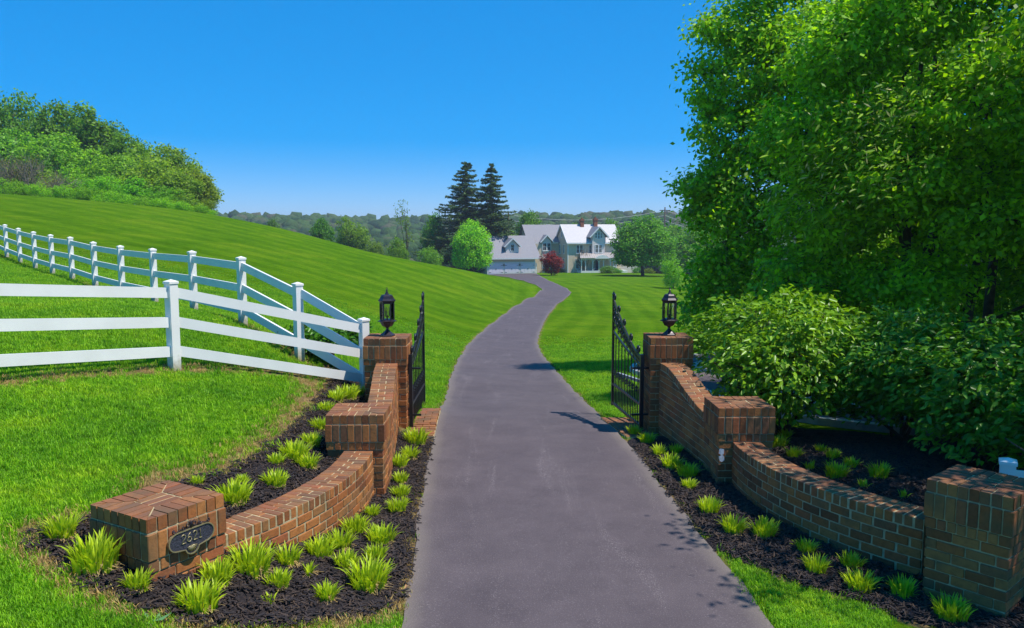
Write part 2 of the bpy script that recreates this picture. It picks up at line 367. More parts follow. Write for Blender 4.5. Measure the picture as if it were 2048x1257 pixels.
DRIVE = np.array([  # centre x, y, z, half width
    (0.72, -12, 0, 1.5), (0.68, 0, 0, 1.5), (0.64, 5, 0, 1.5), (0.60, 6.6, 0, 1.5), (0.53, 7.6, 0, 1.5), (0.456, 8.4, 0, 1.5), (0.367, 9.95, 0, 1.5),
    (0.23, 12.24, -0.03, 1.47), (0.1, 15, -0.24, 1.45), (0.04, 16.8, -0.40, 1.45), (-0.20, 22.3, -0.80, 1.45), (-0.35, 28.8, -1.35, 1.45),
    (-0.34, 34.7, -1.74, 1.45), (-0.04, 40, -1.98, 1.45), (0.45, 47, -2.28, 1.45), (1.05, 54, -2.53, 1.45), (2.15, 64, -2.80, 1.45), (3.5, 72, -2.92, 1.45),
    (4.55, 80, -3.08, 1.45), (4.75, 90, -3.42, 1.5), (4.35, 104, -3.9, 1.6), (3.6, 120, -4.45, 1.9), (2.4, 138, -5.05, 2.9), (0.9, 152, -5.5, 4.4), (-0.3, 160.5, -5.7, 5.2)])
common = []
for i, (x, y, z, hw) in enumerate(DRIVE):
    common += [(x, y, z), (x - hw, y, z), (x + hw, y, z)] if y < 158 else [(x, y, z)]
for i in range(len(DRIVE) - 1):
    if DRIVE[i][1] > 12: common.append(tuple((DRIVE[i] + DRIVE[i + 1])[:3] / 2))
common += [  # right side of the drive
    (3.0, 5, 0), (4.0, 6.1, 0.0), (3.2, 7.5, 0.0), (2.6, 9.4, 0), (2.1, 12.5, -0.02), (2.4, 2, 0), (8, 0, 0.05), (5.2, 8.0, 0.22), (4.2, 9.0, 0.25), (3.6, 10.2, 0.2), (4.5, 12, 0.05),
    (4.6, 14.5, -0.12), (4.6, 18.5, -0.42), (5.5, 23, -0.62), (9, 11, 0.1), (12, 16, 0.0), (9, 20, -0.35), (14, 26, -0.9), (10, 32, -1.6), (6, 30, -1.35), (8, 42, -2.2), (12, 54, -2.85),
    (12, 70, -3.3), (18.4, 82, -3.78), (14, 100, -4.0), (18.2, 120, -4.4), (22, 145, -5.2), (12, 150, -5.4), (25, 165, -5.7), (9, 166, -5.7), (30, 60, -3.4), (40, 100, -4.7), (45, 150, -6.2), (30, 30, -1.0), (30, 5, 0.3), (60, 40, -2),
    # left lawn and the fence line
    (-2.44, 12.9, 0.50), (-3.6, 13.25, 1.06), (-4.74, 10.98, 1.245), (-5.96, 8.92, 1.45), (-5.06, 14.8, 1.46), (-6.7, 16.63, 1.50), (-8.28, 18.46, 1.50), (-9.92, 20.29, 1.53), (-11.6, 22.12, 1.60),
    (-13.2, 23.95, 1.72), (-14.9, 25.8, 1.78), (-16.5, 27.6, 1.87), (-18.2, 29.4, 2.0), (-19.9, 31.3, 2.15), (-2.3, 15.5, 0.1), (-3.2, 18, 0.15), (-4.2, 22, 0.05), (-4.4, 30, -0.55), (-6.5, 27, 0.35), (-8.5, 30, 0.55), (-5, 40, -0.95), (-10, 42, 0.35),
    (-4.2, 54, -1.4), (-9, 58, -0.1), (-2, 66, -1.75), (-7.5, 5.5, 1.35), (-8, 9, 1.62), (-12, 12, 1.9), (-16, 18, 2.1), (-25, 20, 2.9), (-30, 35, 3.2), (-18, 45, 1.9), (-25, 60, 3.1), (-40, 50, 4.6), (-12, 0, 1.6), (-6, 1, 1.0), (-4.5, 5, 0.88),
    (3.0, 77, -2.80), (1.2, 79, -2.12), (-3.2, 81, -1.20), (-11.8, 85, 0.0), (-24, 90, 2.85), (-35.8, 95, 4.95), (-48.8, 95, 6.4), (-60.5, 95, 7.4), (-75, 95, 8.6), (-60, 60, 6.4),
    (-1.0, 92, -3.0), (-6, 97, -2.2), (-4, 110, -4.1), (-14, 105, -2.0), (-12, 125, -5.0), (-28, 112, 0.6), (-30, 140, -4.0), (-50, 118, 4.2), (-70, 125, 6.0), (-6, 158, -5.8), (-10, 180, -7), (-50, 180, -6), (-90, 130, 7), (-100, 180, 0), (30, 200, -8), (0, 220, -9), (-40, 230, -10), (60, 220, -10)]
front_pts = common + [(-1.72, 9.19, 0.0), (-1.62, 10.5, 0.0), (-1.6, 12, 0.0), (-1.85, 7.7, 0.13), (-2.03, 7.3, 0.18), (-2.2, 7.0, 0.27), (-2.35, 6.3, 0.42), (-2.69, 5.69, 0.574), (-3.3, 6.0, 0.72), (-2.2, 5.2, 0.36), (-1.6, 6.2, 0.10), (-1.3, 5.4, 0.06), (-3.2, 4.9, 0.62), (-3.0, 3.0, 0.5)]
yard_pts = common + [(-2.3, 9.3, 0.55), (-2.25, 8.0, 0.50), (-2.5, 7.2, 0.52), (-2.5, 11, 0.56), (-2.25, 12.3, 0.5), (-3.3, 6.0, 0.72), (-3.5, 7.0, 0.80), (-3.3, 8.5, 0.82), (-3.6, 10.5, 0.98), (-2.69, 5.69, 0.574), (-3.2, 4.9, 0.62), (-3.0, 3.0, 0.5)]
ev_front, ev_yard = tps_fit(front_pts), tps_fit(yard_pts)

# curved garden walls: plan of the outer face, start at the middle pillar, arc out to the end pillar
def arc_pts(x0, y0, sgn, rad, ang, n=24, off=0.0, lead=0.0):
    pts = []
    if lead: pts.append((x0 - sgn * off * -1 if False else x0 + sgn * off, y0 + lead))
    for i in range(n + 1):
        t = ang * i / n
        r = rad - off
        pts.append((x0 + sgn * (rad - r * math.cos(t)), y0 - r * math.sin(t)))
    return pts
WALL_T = 0.355
LARC = arc_pts(-1.64, 9.02, -1, 4.06, R(38.5), off=WALL_T / 2, lead=0.2)
RARC = arc_pts(2.72, 9.42, 1, 3.57, R(44), off=WALL_T / 2, lead=0.2)
_wy = [12.57, 9.9, 9.3] + [p[1] for p in LARC] + [6.16]
_wx = [-1.96, -1.70, -1.8] + [p[0] for p in LARC] + [-2.83]
_o = np.argsort(_wy); WYS = np.array(_wy)[_o]; WXS = np.array(_wx)[_o]

def smooth01(t): t = np.clip(t, 0, 1); return t * t * (3 - 2 * t)
def far_ground(x, y):
    z = -13 + 14.5 * smooth01((y - 300) / 380.0) + 6.5 * smooth01((-x - 60) / 110.0) * smooth01((y - 330) / 250.0) + 3.0 * np.sin(x / 130.0 + 0.6) * smooth01((y - 300) / 300.0) + 2.2 * np.sin(x / 57.0 + y / 90.0) * smooth01((y - 350) / 200.0)
    z = z + 3.5 * smooth01((x - 20) / 200.0) * smooth01((y - 320) / 250.0)
    return z
def ground(x, y):
    x = np.asarray(x, float); y = np.asarray(y, float)
    yc = np.minimum(y, 230); xc = np.clip(x, -110, 90)
    a = ev_front(xc, yc); b = ev_yard(xc, yc)
    m = smooth01((np.interp(y, WYS, WXS) - x) / 0.16 + 0.5) * smooth01((13.3 - y) / 0.7) * smooth01((y - 5.75) / 0.4)
    z = a * (1 - m) + b * m
    t = smooth01((y - 185) / 75.0)
    z = z * (1 - t) + far_ground(x, y) * t
    return z
def gz(x, y): return float(ground(np.array([x]), np.array([y]))[0])
def hits(uvs):
    """where the sight lines through photo pixels meet the ground"""
    D = np.array([ray(u, v) for u, v in uvs]); ts = np.linspace(3.0, 60.0, 700)
    out = []
    X = D[:, None, 0] * ts; Y = D[:, None, 1] * ts; Z = CAM_H + D[:, None, 2] * ts
    G = ground(X, Y)
    for i in range(len(uvs)):
        k = np.argmax(Z[i] < G[i]); k = max(k, 1)
        d0 = Z[i, k - 1] - G[i, k - 1]; d1 = G[i, k] - Z[i, k]; w = d0 / (d0 + d1 + 1e-9)
        out.append((X[i, k - 1] * (1 - w) + X[i, k] * w, Y[i, k - 1] * (1 - w) + Y[i, k] * w, G[i, k - 1] * (1 - w) + G[i, k] * w))
    return out

# mulch beds (plan outlines)
def in_poly(x, y, poly):
    x = np.asarray(x); y = np.asarray(y); ins = np.zeros(x.shape, bool); n = len(poly)
    for i in range(n):
        x0, y0 = poly[i]; x1, y1 = poly[(i + 1) % n]
        c = ((y0 > y) != (y1 > y)) & (x < (x1 - x0) * (y - y0) / (y1 - y0 + 1e-12) + x0)
        ins ^= c
    return ins
def poly_dist(x, y, poly, closed=True):
    x = np.asarray(x, float); y = np.asarray(y, float); best = np.full(x.shape, 1e9); n = len(poly)
    for i in range(n if closed else n - 1):
        ax, ay = poly[i][:2]; bx, by = poly[(i + 1) % n][:2]
        dx, dy = bx - ax, by - ay; L = dx * dx + dy * dy + 1e-12
        t = np.clip(((x - ax) * dx + (y - ay) * dy) / L, 0, 1)
        best = np.minimum(best, np.hypot(x - ax - t * dx, y - ay - t * dy))
    return best
def drive_edge(y, side):
    return np.interp(y, DRIVE[:, 1], DRIVE[:, 0] + side * DRIVE[:, 3])
h_ = hits([(805, 1195), (780, 1222), (690, 1243), (560, 1262), (400, 1262), (240, 1210), (140, 1160), (58, 1098), (60, 1070), (110, 1052)])
BED_LF = [(-1.22, 11.95)] + [(float(drive_edge(y, -1)) - 0.02, y) for y in (11, 10, 9, 8, 7.2)] + [(p[0], p[1]) for p in h_] + [(-3.5, 6.5), (-2.83, 6.3)] + [(p[0], p[1]) for p in LARC[::-1]] + [(-1.85, 9.5), (-1.75, 10), (-1.95, 12.0)]
h_ = hits([(330, 968), (450, 950), (520, 905), (575, 868), (622, 815), (650, 775), (690, 745)])
BED_LB = [(p[0], p[1]) for p in LARC[::-1]] + [(-1.85, 9.5), (-1.75, 10), (-1.96, 12.5), (-2.3, 13.3)] + [(p[0], p[1]) for p in h_[::-1]] + [(-3.2, 6.7), (-2.83, 6.2)]
h_ = hits([(1440, 1108), (1520, 1140), (1620, 1180), (1740, 1215), (1850, 1250), (1990, 1300)])
BED_RF = [(1.70, 11.95)] + [(float(drive_edge(y, 1)) + 0.02, y) for y in (11, 10, 9, 8.2)] + [(p[0], p[1]) for p in h_] + [(4.9, 5.6), (4.9, 6.9), (4.05, 6.7)] + [(p[0], p[1]) for p in RARC[::-1]] + [(2.88, 9.6), (2.65, 10.2), (2.5, 12.2)]
BED_RB = [(p[0], p[1]) for p in RARC[::-1]] + [(2.88, 9.8), (2.65, 10.4), (2.5, 12.4), (3.0, 12.9), (4.0, 13.0), (5.6, 11.9), (8.6, 9.6), (8.6, 6.5), (4.9, 6.6), (4.1, 6.7)]
HLINE = [(-2.3, 13.0), (-3.6, 13.25), (-5.06, 14.8)]
BED_HILL = hits([(612, 668), (650, 640), (700, 655)])   # planting behind the fence corner

# ------------------------------------------------------------------ terrain mesh
def graded(segs):
    out = [segs[0][0]]
    for a, b, st in segs:
        n = max(1, int(round((b - a) / st))); out += list(np.linspace(a, b, n + 1)[1:])
    return np.array(out)
gx = graded([(-1400, -300, 110), (-300, -110, 19), (-110, -30, 3.2), (-30, -9, 0.6), (-9, -4, 0.2), (-4, 6, 0.11), (6, 12, 0.4), (12, 40, 1.6), (40, 110, 6), (110, 300, 19), (300, 1400, 110)])
gy = graded([(-14, 4.0, 1.2), (4.0, 14, 0.11), (14, 24, 0.3), (24, 60, 0.9), (60, 120, 1.5), (120, 260, 4.5), (260, 760, 20), (760, 3000, 160)])
XX, YY = np.meshgrid(gx, gy); ZZ = ground(XX, YY)
dd = np.abs(XX - np.interp(YY, DRIVE[:, 1], DRIVE[:, 0])) - np.interp(YY, DRIVE[:, 1], DRIVE[:, 3])
ZZ = np.where(YY < 161, ZZ - 0.05 * smooth01((-dd) / 0.25), ZZ)
V = np.stack([XX.ravel(), YY.ravel(), ZZ.ravel()], 1)
nx, ny = len(gx), len(gy)
idx = np.arange(nx * ny).reshape(ny, nx)
F = np.stack([idx[:-1, :-1].ravel(), idx[:-1, 1:].ravel(), idx[1:, 1:].ravel(), idx[1:, :-1].ravel()], 1)
me = fast_mesh('ground', V, F, [M['lawn']], smooth=True)
def add_attr(me, name, arr):
    a = me.attributes.new(name, 'FLOAT', 'POINT'); a.data.foreach_set('value', np.asarray(arr, np.float32).ravel())
def bare_at(x, y):
    b = np.zeros(np.shape(x))
    for P, w in ((BED_LF, 0.34), (BED_LB, 0.60), (BED_RF, 0.16)):
        b = np.maximum(b, 1.05 * (1 - np.clip(poly_dist(x, y, P) / w, 0, 1)) - 0.1)
    fence = [(-2.5, 12.8), (-3.3, 12.3), (-4.74, 10.98), (-5.96, 8.92)]
    b = np.maximum(b, 0.75 * (1 - np.clip(poly_dist(x, y, fence, False) / 0.40, 0, 1)))
    fence2 = [(-2.5, 12.9), (-3.6, 13.25), (-5.06, 14.8)] + [(-5.06 - 1.643 * k, 14.8 + 1.83 * k) for k in range(1, 11)]
    b = np.maximum(b, 0.62 * (1 - np.clip(poly_dist(x, y, fence2, False) / 0.55, 0, 1)))
    b = np.maximum(b, 0.72 * (1 - np.clip(np.hypot((x + 2.95) / 0.9, (y - 12.2) / 0.85), 0, 1) ** 2))
    e = np.abs(x - np.interp(y, DRIVE[:, 1], DRIVE[:, 0])) - np.interp(y, DRIVE[:, 1], DRIVE[:, 3])
    b = np.maximum(b, np.where((y > 13.5), 0.62 * (1 - np.clip(e / 0.30, 0, 1)), 0.55 * (1 - np.clip(e / 0.10, 0, 1))))
    return b
add_attr(me, 'bare', np.where(YY < 75, bare_at(XX, YY), 0))
# mowing passes follow the hill on the left and run away from the camera on the right
sl = np.where(XX < 0.0, (YY * 0.93 + XX * 0.40 - 0.010 * XX * XX * 0.3) * 2 * math.pi / 3.3, (XX - 0.16 * YY + 0.0016 * (YY - 40) ** 2) * 2 * math.pi / 1.7)
amp_wob = 0.7 * np.sin(XX * 0.31 + YY * 0.17)
add_attr(me, 'stripe', np.where((YY > 14) & (YY < 170), sl + amp_wob, 1.2))
wood = smooth01((YY - 98) / 8) * smooth01((-14 - XX) / 6)
wood = np.maximum(wood, smooth01((YY - 185) / 30)); wood = np.maximum(wood, smooth01((XX - 5.6) / 1.2) * smooth01((24 - YY) / 3) * smooth01((YY - 6) / 2) * 0.85)
wood = np.maximum(wood, smooth01((YY - 93 + 0.32 * XX) / 6) * smooth01((-28 - XX) / 4))
add_attr(me, 'wood', wood)
tag(link('ground', me), kind='structure')

def strip(name, pts, mat, lift, nx_=9, kind='structure', sub=0.35, edge=True):
    """road ribbon laid over the ground: pts (x, y, half width)"""
    P = np.array(pts, float); seg = np.concatenate([[0], np.cumsum(np.hypot(*np.diff(P[:, :2], axis=0).T))])
    s = np.arange(0, seg[-1], sub); s = np.append(s, seg[-1])
    # smooth by Catmull-Rom style cubic through finer linear + moving average
    x = np.interp(s, seg, P[:, 0]); y = np.interp(s, seg, P[:, 1]); w = np.interp(s, seg, P[:, 2])
    k = max(3, int(2.2 / sub)) | 1; ker = np.hanning(k + 2)[1:-1]; ker /= ker.sum()
    def sm(a):
        ap = np.concatenate([2 * a[0] - a[1:k // 2 + 1][::-1], a, 2 * a[-1] - a[-k // 2:-1][::-1]]) if k // 2 else a
        ap = np.concatenate([np.linspace(a[0] - (a[1] - a[0]) * (k // 2), a[0] - (a[1] - a[0]), k // 2), a, np.linspace(a[-1] + (a[-1] - a[-2]), a[-1] + (a[-1] - a[-2]) * (k // 2), k // 2)])
        return np.convolve(ap, ker, 'valid')
    x, y = sm(x), sm(y)
    tx, ty = np.gradient(x), np.gradient(y); L = np.hypot(tx, ty); nxv, nyv = ty / L, -tx / L
    t = np.linspace(-1, 1, nx_)
    jit = 0.02 * np.sin(s * 3.1) + 0.015 * np.sin(s * 7.7 + 1)
    XX = x[:, None] + nxv[:, None] * t * (w + jit)[:, None]; YY = y[:, None] + nyv[:, None] * t * (w - jit)[:, None]
    ZZ = ground(XX, YY) + lift * (1 + 0.02 * YY) + 0.02 * (1 - t ** 2)
    V = np.stack([XX.ravel(), YY.ravel(), ZZ.ravel()], 1); n = len(s); ix = np.arange(n * nx_).reshape(n, nx_)
    F = np.stack([ix[:-1, :-1].ravel(), ix[:-1, 1:].ravel(), ix[1:, 1:].ravel(), ix[1:, :-1].ravel()], 1)
    me = fast_mesh(name, V, F, [mat], smooth=True)
    add_attr(me, 'edge', np.broadcast_to(np.clip((np.abs(t) - 0.86) / 0.14, 0, 1), XX.shape))
    o = link(name, me); tag(o, kind=kind)
    return np.stack([x + nxv * w, y + nyv * w], 1), np.stack([x - nxv * w, y - nyv * w], 1)
strip('driveway', [(d[0], d[1], d[3]) for d in DRIVE], M['asphalt'], 0.014, nx_=17, sub=0.3)
SIDE = [(14, 25.6, 0.85), (8, 24.4, 0.85), (5.6, 23.5, 0.85), (4.35, 22.3, 0.85), (4.0, 21.0, 0.85), (4.4, 19.8, 0.8), (4.9, 18.3, 0.8), (4.95, 16.2, 0.8), (5.0, 14.6, 0.8), (5.9, 13.0, 0.8), (7.6, 11.7, 0.8), (11, 10.4, 0.8)]
ea, eb = strip('side_road', SIDE, M['asphalt'], 0.015, nx_=5, sub=0.3)
def kerb(edge, name):
    mb = MB()
    for i in range(0, len(edge) - 2, 2):
        a, b = edge[i], edge[i + 2]
        za, zb = gz(*a) + 0.05, gz(*b) + 0.05
        mb.bar((a[0], a[1], za), (b[0], b[1], zb), 0.13, 0.14)
    o = mb.build(name, M['concrete']); tag(o, kind='structure')
kerb(ea, 'kerb'); kerb(eb, 'kerb')

# mulch beds
def bed(name, poly, step=0.06, lift=0.022):
    P = np.array(poly); x0, y0 = P.min(0) - 0.1; x1, y1 = P.max(0) + 0.1
    xs = np.arange(x0, x1, step); ys = np.arange(y0, y1, step); X, Y = np.meshgrid(xs, ys)
    rg = np.random.default_rng(3); X = X + rg.uniform(-.022, .022, X.shape); Y = Y + rg.uniform(-.022, .022, Y.shape)
    ok = in_poly(X + 0.05 * np.sin(Y * 5.1) + 0.03 * np.sin(Y * 13), Y + 0.05 * np.sin(X * 4.3), poly)
    edge = np.clip(poly_dist(X, Y, poly) / 0.12, 0, 1)
    Z = ground(X, Y) + np.where(ok, -0.006 + lift * edge + 0.02 * edge * rg.random(X.shape) + 0.012 * np.sin(X * 4) * np.sin(Y * 3.3), -0.03)
    ix = np.arange(X.size).reshape(X.shape)
    keep = (ok[:-1, :-1].astype(int) + ok[:-1, 1:] + ok[1:, 1:] + ok[1:, :-1]) >= 2
    F = np.stack([ix[:-1, :-1][keep], ix[:-1, 1:][keep], ix[1:, 1:][keep], ix[1:, :-1][keep]], 1)
    me = fast_mesh(name, np.stack([X.ravel(), Y.ravel(), Z.ravel()], 1), F, [M['mulch']], smooth=False)
    tag(link(name, me), kind='structure')
for P in (BED_LF, BED_LB, BED_RF, BED_RB): bed('mulch_bed', P)
bed('mulch_bed', [(-2.5, 13.1), (-2.2, 13.6), (-3.2, 14.6), (-4.2, 15.0), (-4.4, 14.5), (-3.4, 13.4)])

# ------------------------------------------------------------------ masonry
_cache = {}
def cham_box(dx, dy, dz, c=0.006):
    key = ('b', round(dx, 3), round(dy, 3), round(dz, 3))
    if key in _cache: return _cache[key]
    bm = bmesh.new(); bmesh.ops.create_cube(bm, size=1.0)
    bmesh.ops.scale(bm, vec=(dx, dy, dz), verts=bm.verts)
    bmesh.ops.bevel(bm, geom=list(bm.edges), offset=c, segments=1, affect='EDGES')
    me = bpy.data.meshes.new('brick'); bm.to_mesh(me); bm.free(); me.materials.append(M['brick']); _cache[key] = me
    return me
BR = random.Random(11)
def brick(parent, x, y, z, dx, dy, dz, rz=0.0, ry=0.0, j=1.0):
    o = bpy.data.objects.new('brick', cham_box(dx, dy, dz)); COL.objects.link(o); o.parent = parent
    o.location = (x + BR.uniform(-.0035, .0035) * j, y + BR.uniform(-.0035, .0035) * j, z + BR.uniform(-.002, .002) * j)
    o.rotation_euler = (BR.uniform(-.006, .006) * j, ry + BR.uniform(-.006, .006) * j, rz + BR.uniform(-.008, .008) * j)
    return o
J = 0.011        # mortar joint
ROW_H, SOL_H, HEAD_H, CRS = 0.108, 0.218, 0.098, 0.0915
def ring_mesh(i, w, n, depth):
    key = ('r', i, round(w, 3), n)
    if key in _cache: return _cache[key]
    s = w / n; x0 = i * s + J / 2; x1 = (i + 1) * s - J / 2; h = J / 2 * 1.2
    d = lambda x: min(depth, x - h, w - x - h)
    xs = sorted({x0, x1} | {x for x in (depth + h, w - depth - h, w / 2) if x0 < x < x1})
    poly = [(x0, 0), (x1, 0)] + [(x, max(0.004, d(x))) for x in xs[::-1]]
    poly = [(p[0] - w / 2, p[1] - w / 2) for p in poly]
    bm = bmesh.new(); vs = [bm.verts.new((p[0], p[1], -ROW_H / 2 + J / 2)) for p in poly]
    f = bm.faces.new(vs); r = bmesh.ops.extrude_face_region(bm, geom=[f])
    bmesh.ops.translate(bm, vec=(0, 0, ROW_H - J / 2), verts=[e for e in r['geom'] if isinstance(e, bmesh.types.BMVert)])
    bmesh.ops.recalc_face_normals(bm, faces=bm.faces)
    me = bpy.data.meshes.new('brick'); bm.to_mesh(me); bm.free(); me.materials.append(M['brick']); _cache[key] = me
    return me
def pillar(label, cx, cy, rz, ztop, w, zbot=-0.15, group='brick gate pillars'):
    z0 = gz(cx, cy) if False else 0.0
    t = thing('brick_pillar', label, 'pillar', (cx, cy, z0), rz, group)
    n = 8; core = MB()
    # cap of bricks on edge, mitred at the corners
    zc = ztop - ROW_H / 2
    for side in range(4):
        for i in range(n):
            o = bpy.data.objects.new('brick', ring_mesh(i, w, n, 0.215)); COL.objects.link(o); o.parent = t
            o.rotation_euler = (0, 0, side * math.pi / 2); a = side * math.pi / 2
            o.location = (BR.uniform(-.003, .003), BR.uniform(-.003, .003), zc + BR.uniform(-.002, .002))
    c = w - 2 * 0.215 - J; k = 3
    for i in range(k): brick(t, 0, -c / 2 + (i + 0.5) * c / k, zc, c - J, c / k - J, ROW_H - J / 2)
    core.box(-w / 2 + .010, w / 2 - .010, -w / 2 + .010, w / 2 - .010, ztop - ROW_H, ztop - 0.007)
    def course(zlo, h, ww, long, odd):
        zz = zlo + h / 2; dp = 0.098
        for side in range(4):
            full = (side % 2 == 0) != bool(odd)
            L = ww if full else ww - 2 * dp
            m = max(1, round(L / long)); st = L / m
            a = side * math.pi / 2; ca, sa = math.cos(a), math.sin(a)
            for i in range(m):
                lx = -L / 2 + (i + 0.5) * st; ly = -ww / 2 + dp / 2
                brick(t, lx * ca - ly * sa, lx * sa + ly * ca, zz, st - J, dp - J * .5, h - J, rz=a)
        core.box(-ww / 2 + .0145, ww / 2 - .0145, -ww / 2 + .0145, ww / 2 - .0145, zlo, zlo + h)
    z = ztop - ROW_H - SOL_H; course(z, SOL_H, w + 0.026, 0.0865, 0)
    z -= HEAD_H; course(z, HEAD_H, w + 0.008, 0.0865, 1)
    k = 0
    while z > zbot: z -= CRS; course(z, CRS, w - 0.012, 0.222, k % 2); k += 1
    # stack of core boxes shares faces end to end: give each its own slight inset
    core.build('mortar', M['mortar'], t)
    return t
PL1 = pillar('sunlit brick gate pillar carrying a lantern, beside the white fence end post', -1.975, 12.57, 0, 1.515, 0.67)
PL2 = pillar('brick pillar between the curved wall and the swooping wall, nearest the white fence', -1.865, 9.54, R(1), 1.023, 0.685)
PL3 = pillar('low brick pillar with the oval house number plaque, in the mulch bed', -2.828, 6.165, R(59.7), 1.06, 0.70, zbot=0.3)
PR1 = pillar('brick gate pillar carrying a lantern, beside the leafy green hedge', 2.495, 12.63, 0, 1.52, 0.67)
PR2 = pillar('brick pillar with white stain on its shaft, halfway along the shaded wall', 2.885, 9.94, R(1), 1.02, 0.70)
PR3 = pillar('large shaded brick pillar at the near end of the shaded wall, by white post', 4.054, 6.643, R(-49.2), 1.06, 0.67)
# white salt stain on the middle pillar of the shaded wall
mst = simple('salt_stain', (0.62, 0.62, 0.62), 0.95, noise=0.35, scale=25)
mb = MB()
for (a, b, ww, hh) in ((-0.305, 0.475, 0.075, 0.10), (-0.30, 0.39, 0.09, 0.09)):
    n = 12; poly = [(a + ww / 2 * math.cos(2 * math.pi * k / n) * BR.uniform(.7, 1.1), b + hh / 2 * math.sin(2 * math.pi * k / n) * BR.uniform(.7, 1.1)) for k in range(n)]
    vs = [(p[0], -0.3475 - (0.002 if b > 0.43 else 0.004), p[1]) for p in poly]; mb.add(vs, [tuple(range(n))])
o = mb.build('stain', mst, PR2)

def wall(label, path, thick, top, zbot, name='brick_wall', two_faces=True):
    """path: centre line points; top(s01) -> z of the finished top; level courses, bricks on edge as coping"""
    P = np.array(path, float); seg = np.concatenate([[0], np.cumsum(np.hypot(*np.diff(P, axis=0).T))]); L = seg[-1]
    t = thing(name, label, 'wall', (0, 0, 0), 0, 'brick garden walls')
    def pt(s):
        s = min(max(s, 0), L); x = np.interp(s, seg, P[:, 0]); y = np.interp(s, seg, P[:, 1])
        e = 0.06; xa, ya = np.interp(max(s - e, 0), seg, P[:, 0]), np.interp(max(s - e, 0), seg, P[:, 1]); xb, yb = np.interp(min(s + e, L), seg, P[:, 0]), np.interp(min(s + e, L), seg, P[:, 1])
        return x, y, math.atan2(yb - ya, xb - xa)
    T = lambda s: top(min(max(s / L, 0), 1))
    # coping
    m = round(L / 0.0865); st = L / m
    for i in range(m):
        s = (i + 0.5) * st; x, y, a = pt(s); slope = math.atan2(T(s + .04) - T(s - .04), .08)
        zz = T(s) - ROW_H / 2
        split = 0.215 if i % 2 else thick - 0.215
        for (v0, v1) in ((-thick / 2, -thick / 2 + split), (-thick / 2 + split, thick / 2)):
            vc = (v0 + v1) / 2; dy = (v1 - v0) - J * 0.8
            # on a curve the outer ends are spread a little
            b = brick(t, x - math.sin(a) * vc, y + math.cos(a) * vc, zz, (st - J) / max(0.5, math.cos(slope)) , dy, ROW_H - J * .6, rz=a, ry=-slope)
    # faces
    dp = 0.1; nz = int(math.ceil((max(T(0), T(L / 2), T(L)) - zbot) / CRS))
    ref = T(0) - ROW_H if abs(T(0) - T(L)) < 1e-6 else 0.6 - ROW_H
    kmax = int(math.ceil((max(T(s) for s in np.linspace(0, L, 40)) - ref) / CRS)); kmin = int(math.floor((zbot - ref) / CRS))
    for k in range(kmin, kmax):
        z0 = ref + k * CRS; z1 = z0 + CRS
        bl = 0.222; n = int(L / bl) + 2; off = (0.5 * bl if k % 2 else 0.0)
        for i in range(-1, n):
            s0 = max(0, i * bl + off); s1 = min(L, (i + 1) * bl + off)
            if s1 - s0 < 0.04: continue
            t0, t1 = min(z1, T(s0) - ROW_H), min(z1, T(s1) - ROW_H)
            sm = (s0 + s1) / 2; x, y, a = pt(sm)
            for sd in ((-1, 1) if two_faces else (-1,)):
                vc = sd * (thick / 2 - dp / 2)
                if min(t0, t1) >= z1 - 1e-4:
                    ln = s1 - s0 - J
                    brick(t, x - math.sin(a) * vc, y + math.cos(a) * vc, (z0 + z1) / 2, ln, dp, CRS - J, rz=a)
                elif max(t0, t1) > z0 + 0.02:   # cut brick under the sloping coping
                    sx0, sx1 = s0, s1
                    if t0 < z0 + .004: sx0 = s0 + (s1 - s0) * (z0 + .006 - t0) / (t1 - t0); t0 = z0 + .006
                    if t1 < z0 + .004: sx1 = s0 + (s1 - s0) * (t0 - z0 - .006) / (t0 - t1) if t0 > t1 else s1; t1 = z0 + .006
                    if sx1 - sx0 < 0.03: continue
                    hx0, hx1 = sx0 - sm + J / 2, sx1 - sm - J / 2; b0 = z0 + J / 2
                    mb = MB(); mb.hexa([(hx0, -dp / 2, 0), (hx1, -dp / 2, 0), (hx1, dp / 2, 0), (hx0, dp / 2, 0), (hx0, -dp / 2, max(.004, t0 - J - b0)), (hx1, -dp / 2, max(.004, t1 - J - b0)), (hx1, dp / 2, max(.004, t1 - J - b0)), (hx0, dp / 2, max(.004, t0 - J - b0))])
                    o = link('brick', mb.mesh('brick', M['brick']), t); o.location = (x - math.sin(a) * vc, y + math.cos(a) * vc, b0); o.rotation_euler = (0, 0, a)
    core = MB(); ns = max(8, int(L / 0.1)); hw = thick / 2 - 0.009; vs = []; fs = []
    for i in range(ns + 1):
        s = L * i / ns; x, y, a = pt(s); zt = T(s) - 0.009
        for sd in (-1, 1):
            for zz in (zbot, zt): vs.append((x - math.sin(a) * hw * sd, y + math.cos(a) * hw * sd, zz))
    for i in range(ns):
        a = i * 4; b = a + 4
        fs += [(a, b, b + 1, a + 1), (a + 3, b + 3, b + 2, a + 2), (a + 1, b + 1, b + 3, a + 3), (a + 2, b + 2, b, a)]
    fs += [(0, 1, 3, 2), (ns * 4 + 2, ns * 4 + 3, ns * 4 + 1, ns * 4)]
    core.add(vs, fs); core.build('mortar', M['mortar'], t)
    return t
def clip_path(path, d0, d1):
    P = np.array(path, float); seg = np.concatenate([[0], np.cumsum(np.hypot(*np.diff(P, axis=0).T))])
    s = np.linspace(d0, seg[-1] - d1, 40); return list(zip(np.interp(s, seg, P[:, 0]), np.interp(s, seg, P[:, 1])))
wall('low sunlit curved brick wall sweeping down to the number plaque pillar', clip_path(LARC, 0.03, 0.04), WALL_T, lambda s: 0.60, -0.12)
